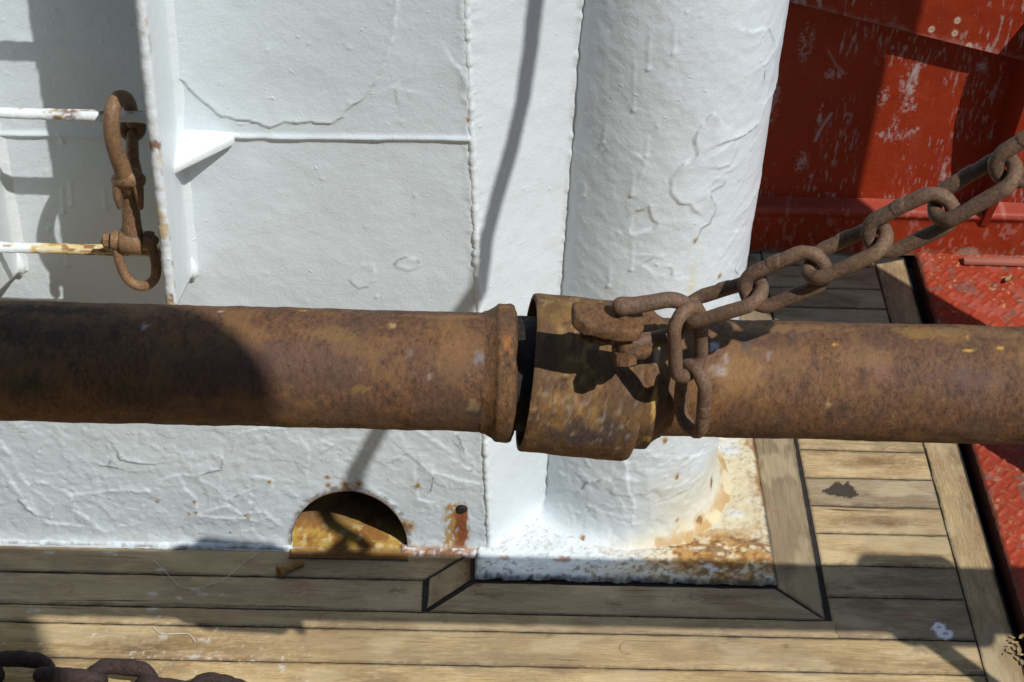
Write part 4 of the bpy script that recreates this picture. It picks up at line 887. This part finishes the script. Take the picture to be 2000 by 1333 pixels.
# ================================================================== shackle and chain
def link_mesh(L, W, r, n=14):
    """one oval link lying in the XY plane, long axis X"""
    R_ = W/2-r; S = L/2-W/2; pts = []
    for a in np.linspace(-math.pi/2, math.pi/2, 13): pts.append((S+R_*math.cos(a), R_*math.sin(a), 0))
    for t in (.25, .5, .75): pts.append((S-2*S*t, R_, 0))
    for a in np.linspace(math.pi/2, 3*math.pi/2, 13): pts.append((-S+R_*math.cos(a), R_*math.sin(a), 0))
    for t in (.25, .5, .75): pts.append((-S+2*S*t, -R_, 0))
    b = MB(); b.tube(pts, [r*(1+.05*math.sin(i*1.7)) for i in range(len(pts))], n, closed=True)
    for i in range(3): b.tube([(-.0035+i*.0022, R_+r*.10, r*.05), (-.0015+i*.0022, R_+r*.12, 0)], r*1.04, 10, round_ends=True)
    return b
def orient(center, ax, roll, ref=(0, 0, 1)):
    X_ = Vector(ax).normalized(); Zr = Vector(ref); Zr = (Zr-X_*Zr.dot(X_)).normalized(); Y_ = Zr.cross(X_)
    c, s = math.cos(roll), math.sin(roll); Y2 = Y_*c+Zr*s; Z2 = X_.cross(Y2)
    M = Matrix.Identity(4)
    for i in range(3): M[i][0] = X_[i]; M[i][1] = Y2[i]; M[i][2] = Z2[i]; M[i][3] = center[i]
    return M
def make_links(parent, path, pitch, L, W, r, mat, roll0, ref, jitter=.06, rolls=None, n=14, droll=math.pi/2):
    """links set along a path, each turned a quarter against the last"""
    P = [Vector(p) for p in path]; acc = [0]
    for a, b_ in zip(P[:-1], P[1:]): acc.append(acc[-1]+(b_-a).length)
    def pos(s):
        i = max(0, min(len(P)-2, int(np.searchsorted(acc, s))-1)); t = (s-acc[i])/(acc[i+1]-acc[i]); return P[i].lerp(P[i+1], t)
    lb = link_mesh(L, W, r, n); first = None; pinv = Matrix.Translation(-Vector(parent.location)); k = 0; s = 0.0; out = []
    while s+pitch <= acc[-1]:
        a, c = pos(s), pos(s+pitch); M = orient((a+c)/2, c-a, (rolls[k % len(rolls)] if rolls else roll0+droll*k)+random.uniform(-jitter, jitter), ref)
        if first is None:
            o = mesh_obj('link', lb.v, lb.f, mat, None, True, np.zeros(3)); o.parent = parent; first = o
        else:
            o = first.copy(); COL.objects.link(o); o.parent = parent
        o.matrix_local = pinv @ M; out.append(o); s += pitch; k += 1
    return out
SW = 1.352
ch = empty('rusty_chain', tuple(at_d(1350, 605, SW)), 'taut brown rusty chain running up to the right from a shackle on the pipe', 'chain')
wz_ = lambda px: 1.330-.13*(px-1353)/647
vis = [at_d(x, y, wz_(x)) for x, y in ((1353, 607), (1480, 569), (1607, 515), (1733, 458), (1859, 396), (1985, 322), (2110, 245))]
S0 = at_y(690, 935, WALL_Y); S1 = at_y(905, 600, WALL_Y)
strip_pt = lambda px, py: (lambda r_: cam_pos+r_*((WALL_Y-.62*.03)/(r_[1]-.62*r_[0])))(ray(px, py))
S2, S3, S4 = strip_pt(960, 460), strip_pt(1012, 250), strip_pt(1066, 0)
off = [S0-SUN*.98, S1-SUN*.86, S2-SUN*.82, S3-SUN*.78, S4-SUN*.74]
off.append(off[-1]+(off[-1]-off[-2])*1.6)
LINK = dict(pitch=.0505, L=.0735, W=.0385, r=.0054)
vis_path = spline(vis, 10)
lk = make_links(ch, vis_path[:62], LINK['pitch'], LINK['L'], LINK['W'], LINK['r'], M_LINK, R(38), tuple(-CF), .05, [R(q) for q in (-56, 16, -54, 20, -46, 30)])
tail = spline([vis[-1], off[0]]+off[1:], 24)
tail = [Vector(p)+Vector((.0062*math.sin(i*.5), 0, 0))*min(1, i/30) for i, p in enumerate(tail)]
make_links(ch, tail, LINK['pitch'], LINK['L'], .0238, .0052, M_LINK, R(45), tuple(-SUN), .08)  # unseen run of the chain; narrow links and sway shaped for its shadow
# two dangling links
def add_link(center, ax, roll, ref, name='link', parent=ch, L=LINK['L'], sc=1.0):
    o = lk[0].copy(); COL.objects.link(o); o.parent = parent
    o.matrix_local = Matrix.Translation(-Vector(parent.location)) @ orient(center, ax, roll, ref) @ Matrix.Scale(sc, 4); return o
pt0 = Vector(at_y(1346, 592, 1.022))
add_link(pt0+Vector((.003, .001, -.0385)), (.14, .0, -1), R(-42), (0, -1, 0))
add_link(pt0+Vector((.0125, .0005, -.0385-.0560)), (.05, .03, -1), R(58), (0, -1, 0))
shk = empty('bow_shackle', tuple(at_d(1215, 598, SW-.03)), 'rusty bow shackle bolted through the lug of the pipe socket', 'shackle')
b = MB(); w0 = SW-.030
b.tube(spline([at_d(1214, 599, w0), at_d(1240, 597, w0), at_d(1275, 591, w0), at_d(1308, 586, w0), at_d(1332, 592, w0+.002), at_d(1345, 610, w0+.010), at_d(1342, 634, w0+.020), at_d(1320, 652, w0+.024), at_d(1285, 662, w0+.022), at_d(1250, 668, w0+.020), at_d(1226, 672, w0+.020)], 6), list(np.interp(np.linspace(0, 10, 61), [0, 1, 2, 5, 8, 10], [.0074, .0066, .0061, .0061, .0063, .0072])), 16, round_ends=True)
b.build('bow', M_LINK, shk)
b = MB(); pt, pb = at_d(1217, 592, w0+.004), at_d(1224, 742, w0+.018)
b.tube([at_d(1216, 596, w0+.004), at_d(1222, 700, w0+.016)], .0060, 14, round_ends=True)
q = at_d(1221, 700, w0+.014); b.lathe([(-.005, .006), (-.0045, .0088), (.0045, .0088), (.005, .006)], q, np.array(pb)-np.array(pt), 6, .02); b.build('pin', M_SOCK, shk)

# chain lying on the deck in the near left corner
dc = empty('heavy_deck_chain', tuple(at_z(200, 1320)), 'heavy dark rusty chain lying on the wooden deck in the near left corner', 'chain')
path = [at_z(x, y+22, .02) for x, y in ((-420, 1280), (-150, 1288), (40, 1297), (210, 1309), (380, 1331), (560, 1380), (760, 1440))]
make_links(dc, spline(path, 8), .0590, .0860, .0540, .0092, M_DCHAIN, R(30), (0, 0, 1), .12)

# ================================================================== red bulwark and checker plate
RY = 2.205
red_t = empty('red_bulwark', (.8, RY, 0), 'dark red painted steel bulwark with white scuffs behind the chain', 'bulwark')
def rz(px, py, y=RY): p = at_y(px, py, y); return p[0], p[2]
b0, b1 = rz(1600, 1), rz(2000, 101)
bsl = (b1[1]-b0[1])/(b1[0]-b0[0]); band_z = lambda x: b0[1]+bsl*(x-b0[0])
def red_grid(name, x0, x1, zf0, zf1, yoff, nx, nz, paint=None, bulge=None):
    u, v = np.meshgrid(np.linspace(x0, x1, nx), np.linspace(0, 1, nz), indexing='ij')
    z0, z1 = zf0(u), zf1(u); z = z0*(1-v)+z1*v; y = RY-yoff-(fbm(u*8, z*8, 301, 4)-.5)*.004-(fbm(u*60, z*60, 302, 3)-.5)*.001
    if bulge is not None: y = y-bulge(u, z, v)
    st = Stain(u.shape)
    if paint: paint(st, u, z, v)
    o = mesh_obj(name, np.stack([u, y, z], -1).reshape(-1, 3), grid_faces(nx, nz), M_RED, red_t); set_attr(o, 'stain', st.rgba()); return o
def p_panel(st, u, z, v):
    streak = sstep(.56, .74, fbm(u*420, z*70, 311, 5))*sstep(.52, .64, fbm(u*16, z*11, 312, 3)); st.put(streak*.5, (.40, .36, .35))
    for i, (px, py, rx, ry) in enumerate(((1785, 150, .006, .030), (1775, 165, .010, .018), (1724, 190, .006, .012), (1768, 210, .007, .006), (1784, 210, .004, .008), (1575, 85, .008, .020), (1567, 315, .007, .014), (1745, 245, .005, .012), (1630, 145, .010, .008), (1787, 255, .004, .006), (1831, 108, .004, .006), (1770, 260, .006, .008), (1505, 200, .010, .03), (1740, 265, .014, .008), (1845, 335, .004, .02), (1935, 265, .002, .014), (1920, 130, .007, .012), (1600, 235, .003, .02))):
        c = rz(px, py); st.put(spot(u, z, c, rx, ry, i+320, .7, 1.2, 1.3)*.6*sstep(.36, .6, fbm(u*380, z*120, i+900, 4)), (.42, .38, .36))
    d, _ = seg_dist(u, z, [rz(1623, 222), rz(1605, 248), rz(1592, 275)]); st.put(np.exp(-(d/.0022)**2)*.6, (.40, .37, .38))
    d, _ = seg_dist(u, z, [rz(1618, 100), rz(1632, 125), rz(1648, 145)]); st.put(np.exp(-(d/.0014)**2)*.4, (.40, .37, .38))
l0, l1 = rz(1490, 372), rz(1960, 405)
lz = (l0[1]+l1[1])/2
red_grid('panel', .38, 1.08, lambda u: 0*u+lz-.02, lambda u: band_z(u)+.02, 0, 420, 260, p_panel)
def p_band(st, u, z, v):
    st.put((1-sstep(.0, .10, v+(fbm(u*80, z*80, 331, 3)-.5)*.2))*.5, (.36, .17, .14))
    st.put(sstep(.60, .72, fbm(u*200, z*45, 332, 4))*sstep(.48, .6, fbm(u*14, z*14, 333, 3))*.6, (.42, .37, .34))
    for px, py in ((1812, 38), (1857, 45), (1862, 20), (1884, 70)):
        c = rz(px, py); d = np.hypot(u-c[0], (z-c[1])*.8); st.put(np.exp(-((d-.0028)/.0013)**2)*.85, (.62, .55, .42))
bd = red_grid('top_band', .38, 1.08, band_z, lambda u: band_z(u)+.090, .028, 380, 40, p_band)
u = np.linspace(.38, 1.08, 60); V = []; f = []
for x in u: V += [(x, RY-.0285, band_z(x)), (x, RY+.003, band_z(x)-.0005), ]
for i in range(len(u)-1): f.append((2*i, 2*i+1, 2*i+3, 2*i+2))
lip = mesh_obj('band_lip', V, f, M_RED, red_t); set_attr(lip, 'stain', np.zeros((len(V), 4)))
M_CAP = mat_red('faded_red_cap', .5, (.5, .42, .4), False, (.46, .13, .12))
V = []; f = []
for x in u: V += [(x, RY-.0285, band_z(x)+.090), (x, RY+.06, band_z(x)+.094)]
for i in range(len(u)-1): f.append((2*i, 2*i+2, 2*i+3, 2*i+1))
mesh_obj('cap_rail', V, f, M_CAP, red_t)
def p_skirt(st, u, z, v):
    st.put(sstep(.78, .93, v+(fbm(u*50, z*90, 341, 4)-.5)*.25)*.22, (.40, .12, .10)); st.put((1-sstep(.0, .12, v+(fbm(u*70, z*70, 342, 4)-.5)*.25))*.75, (.16, .10, .06))
    st.put(sstep(.6, .7, fbm(u*120, z*60, 343, 4))*.35, (.40, .22, .18)); st.put(spot(u, z, rz(1885, 480), .02, .010, 344, .5, .9)*.7, (.30, .24, .17))
red_grid('skirting', .38, 1.08, lambda u: 0*u+.006, lambda u: 0*u+lz, .020, 420, 60, p_skirt, lambda u, z, v: -.020*sstep(.93, 1.0, v)+.006*np.exp(-((v-.86)/.09)**2))
# upright frame at the right
fx = at_y(1986, 250, RY-.066)[0]
b = MB(); M_ = Matrix(((0, 0, 1, fx), (1, 0, 0, 0), (0, 1, 0, 0), (0, 0, 0, 1))); b.prism([(RY+.002, lz-.03), (RY-.022, lz-.03), (RY-.050, lz+.05), (RY-.076, band_z(fx)), (RY-.076, band_z(fx)+.088), (RY+.002, band_z(fx)+.088)], 0, .012, .001, M_); fr_ = b.build('frame_upright', M_RED, red_t, False); set_attr(fr_, 'stain', np.zeros((len(fr_.data.vertices), 4)))
b = MB(); b.box((.2, RY-.004, -.03), (2.4, RY+.02, .012)); b.build('foot_gap', M_CAULK, red_t, False)

# red checker plate let into the deck
pl_t = empty('red_checker_plate', (.9, 1.6, 0), 'worn red checker plate laid on the deck at the right edge', 'plate')
def plate_h(a, c):
    h = np.zeros(a.shape); P_ = .024
    for s_, ox in ((1, 0), (-1, .5)):
        ia = np.round(a/P_-ox); ic = np.round(c/P_-ox)
        la = a-(ia+ox)*P_; lc = c-(ic+ox)*P_; k = .70710678
        u_ = (la+s_*lc)*k; v_ = (la-s_*lc)*k
        h = np.maximum(h, 1-sstep(.75, 1.15, np.hypot(u_/.0098, v_/.0026)))
    return h
a, c = np.meshgrid(np.arange(.7085, 1.06, .0021), np.arange(1.25, 2.195, .0021), indexing='ij')
ed = a-.7085; hp_ = plate_h(a, c)
zz = .0105+hp_*.0017+(fbm(a*12, c*12, 351, 4)-.5)*.004-.004*np.exp(-ed/.0015)+(fbm(a*120, c*120, 352, 3)-.5)*.0009
st = Stain(a.shape)
st.put(sstep(.58, .68, fbm(a*40, c*40, 353, 5))*.4, (.40, .12, .09)); st.put(hp_*(.15+.5*sstep(.5, .65, fbm(a*60, c*60, 354, 3)))*.55, (.40, .10, .06)); st.put(sstep(.62, .70, fbm(a*70, c*70, 355, 4))*.8, (.17, .085, .065))
st.put(sstep(.66, .72, fbm(a*190, c*190, 356, 3))*.35*(c < 1.72), (.44, .32, .18)); st.put((1-sstep(0, .006, ed+(fbm(a*100, c*60, 357, 3)-.5)*.008))*.8, (.10, .05, .03))
st.put(sstep(.73, .77, fbm(a*160+3, c*160, 358, 3))*sstep(1.9, 2.1, c)*.5, (.50, .40, .2))
po = mesh_obj('plate', np.stack([a, c, zz], -1).reshape(-1, 3), grid_faces(*a.shape), M_PLATE, pl_t); set_attr(po, 'stain', st.rgba())
b = MB(); b.box((.7085, 1.25, -.02), (1.06, 2.195, .0065)); b.box((1.0605, .6, -.02), (2.4, 2.195, .010)); b.box((.7085, .6, -.02), (1.0595, 1.249, .010))
pe = b.build('plate_edge', M_PLATE, pl_t, False); set_attr(pe, 'stain', np.tile([.05, .03, .025, .8], (len(pe.data.vertices), 1)))
b = MB(); h_a, h_b = at_z(1880, 509, .016), at_z(2120, 517, .016); b.box((h_a[0], h_a[1]-.008, .012), (h_b[0], h_a[1]+.006, .021), .003); hg = b.build('hinge_bar', M_PLATE, pl_t); hg['label'] = 'faded red hinge bar'
set_attr(hg, 'stain', np.tile([.40, .22, .17, .45], (len(hg.data.vertices), 1)))

# ================================================================== small things lying about
bo = empty('rusty_bolt', tuple(at_z(565, 1110, .006)), 'loose rusty yellow brown bolt lying on the deck below the scupper', 'bolt')
b = MB(); a_ = at_z(549, 1116, .0065); e_ = at_z(592, 1099, .0045); b.tube([a_, e_], [.0042, .0040], 14, round_ends=False)
for i in range(7):
    q = np.array(a_)*(1-(.55+i*.06))+np.array(e_)*(.55+i*.06); b.lathe([(-.0006, .0040), (0, .0046), (.0006, .0040)], q, np.array(e_)-np.array(a_), 14)
b.build('shank', M_BOLT, bo)
b = MB(); b.lathe([(-.0040, .0060), (-.0036, .0078), (.0026, .0078), (.0032, .0060)], a_, np.array(e_)-np.array(a_), 6, .03); b.build('head', M_BOLT, bo, sharp=30)
def leaf(px, py, z, s, rz_, label, group=None, name='dead_leaf'):
    u, v = np.meshgrid(np.linspace(-1, 1, 13), np.linspace(-1, 1, 7), indexing='ij'); w = np.sqrt(np.clip(1-u*u, 0, 1))*.42
    x = u*s; y = v*w*s; zz = .0015+.25*s*(v*v)*.6+.14*s*np.sin(u*2.4+px)*.6+(fbm(u*2+px, v*2, 5, 2)-.4)*s*.4; zz = zz-zz.min()+.0008
    o_ = at_z(px, py, z); c, s2 = math.cos(rz_), math.sin(rz_)
    P = np.stack([o_[0]+x*c-y*s2, o_[1]+x*s2+y*c, z+zz], -1).reshape(-1, 3)
    o = mesh_obj(name, P, grid_faces(13, 7), M_LEAF, None, True, np.array(o_)); tag(o, label, 'leaf', group); return o
leaf(1970, 548, .014, .011, .9, 'small curled dry leaf lying on the red checker plate')
for i, (px, py, s) in enumerate(((1982, 1258, .010), (1990, 1272, .013), (1976, 1277, .008), (1995, 1245, .011), (1987, 1288, .008), (1970, 1264, .006), (1996, 1296, .010), (1978, 1247, .007), (1962, 1278, .005), (1988, 1262, .007), (1972, 1252, .006), (1981, 1268, .008), (1993, 1281, .009), (1968, 1271, .006))):
    leaf(px, py, .002, s*.5, i*1.3, 'crumpled dry leaf in the litter by the right deck edge', 'dry leaves at the right deck edge')
b = MB(); p_ = at_z(255, 1303, .001); b.prism([(p_[0]-.013, p_[1]-.002), (p_[0]+.010, p_[1]-.004), (p_[0]+.013, p_[1]+.003), (p_[0]-.010, p_[1]+.004)], .0008, .0022)
sc_ = b.build('paper_scrap', M_SCRAP, None, False); tag(sc_, 'small white scrap lying on the deck behind the heavy chain', 'scrap')
b = MB()
b.tube(spline([at_z(520, 1072, .002), at_z(480, 1096, .0025), at_z(440, 1130, .002), at_z(410, 1142, .0018), at_z(380, 1150, .0018), at_z(352, 1146, .0018), at_z(335, 1130, .0022), at_z(300, 1094, .0018)], 8), .00035, 6)
b.tube(spline([at_z(298, 1225, .0018), at_z(315, 1238, .0018), at_z(345, 1238, .002), at_z(365, 1238, .002), at_z(375, 1245, .002), at_z(381, 1255, .002)], 8), .0006, 6)
fl_ = b.build('fishing_line', M_LINE); tag(fl_, 'thin pale thread of fishing line curled on the deck planks', 'line')

# ================================================================== added out of the picture: invented body that shades the left pipe
cn = empty('pipe_occluder', (.22, .03, 2.12), 'added unseen white canister on a rack above the deck', 'occluder')
b = MB(); rr_ = .20; prof = [(-.80, .03), (-.79, .12), (-.75, .17), (-.66, rr_)]+[(x, rr_) for x in np.linspace(-.6, 0, 6)]+[(.213*math.sin(q), rr_*math.cos(q)) for q in np.linspace(.15, 1.5, 10)]
b.lathe(prof, (.40, .145, 2.12), (1, 0, 0), 48); b.build('shell', M_SCRAP, cn)
b = MB()
for x in (-.35, .45): b.tube([(x, -.12, 0), (x, -.12, 1.93)], .018, 12)
b.box((-.40, -.15, 1.93), (.5, .16, 1.945), .004); b.build('rack', M_SCRAP, cn)

wh = empty('sky_blocker', (-1, -2.7, 0), 'added unseen dark wheelhouse front behind the camera', 'sky_blocker')  # unseen dark masses added behind and left to deepen the wall's shade
b = MB(); b.box((-6, -3.4, 0), (2.4, -2.3, 3.2)).box((-4.2, -2.29, 0), (-2.8, 1.4, 3.4)); b.build('front', mat_plain('sky_blocker_dark', (.035, .038, .042), .5), wh, False)
# every mesh with a wear material carries the wear layer
for o in bpy.data.objects:
    if o.type == 'MESH' and not o.data.attributes.get('stain'): set_attr(o, 'stain', np.zeros((len(o.data.vertices), 4)))
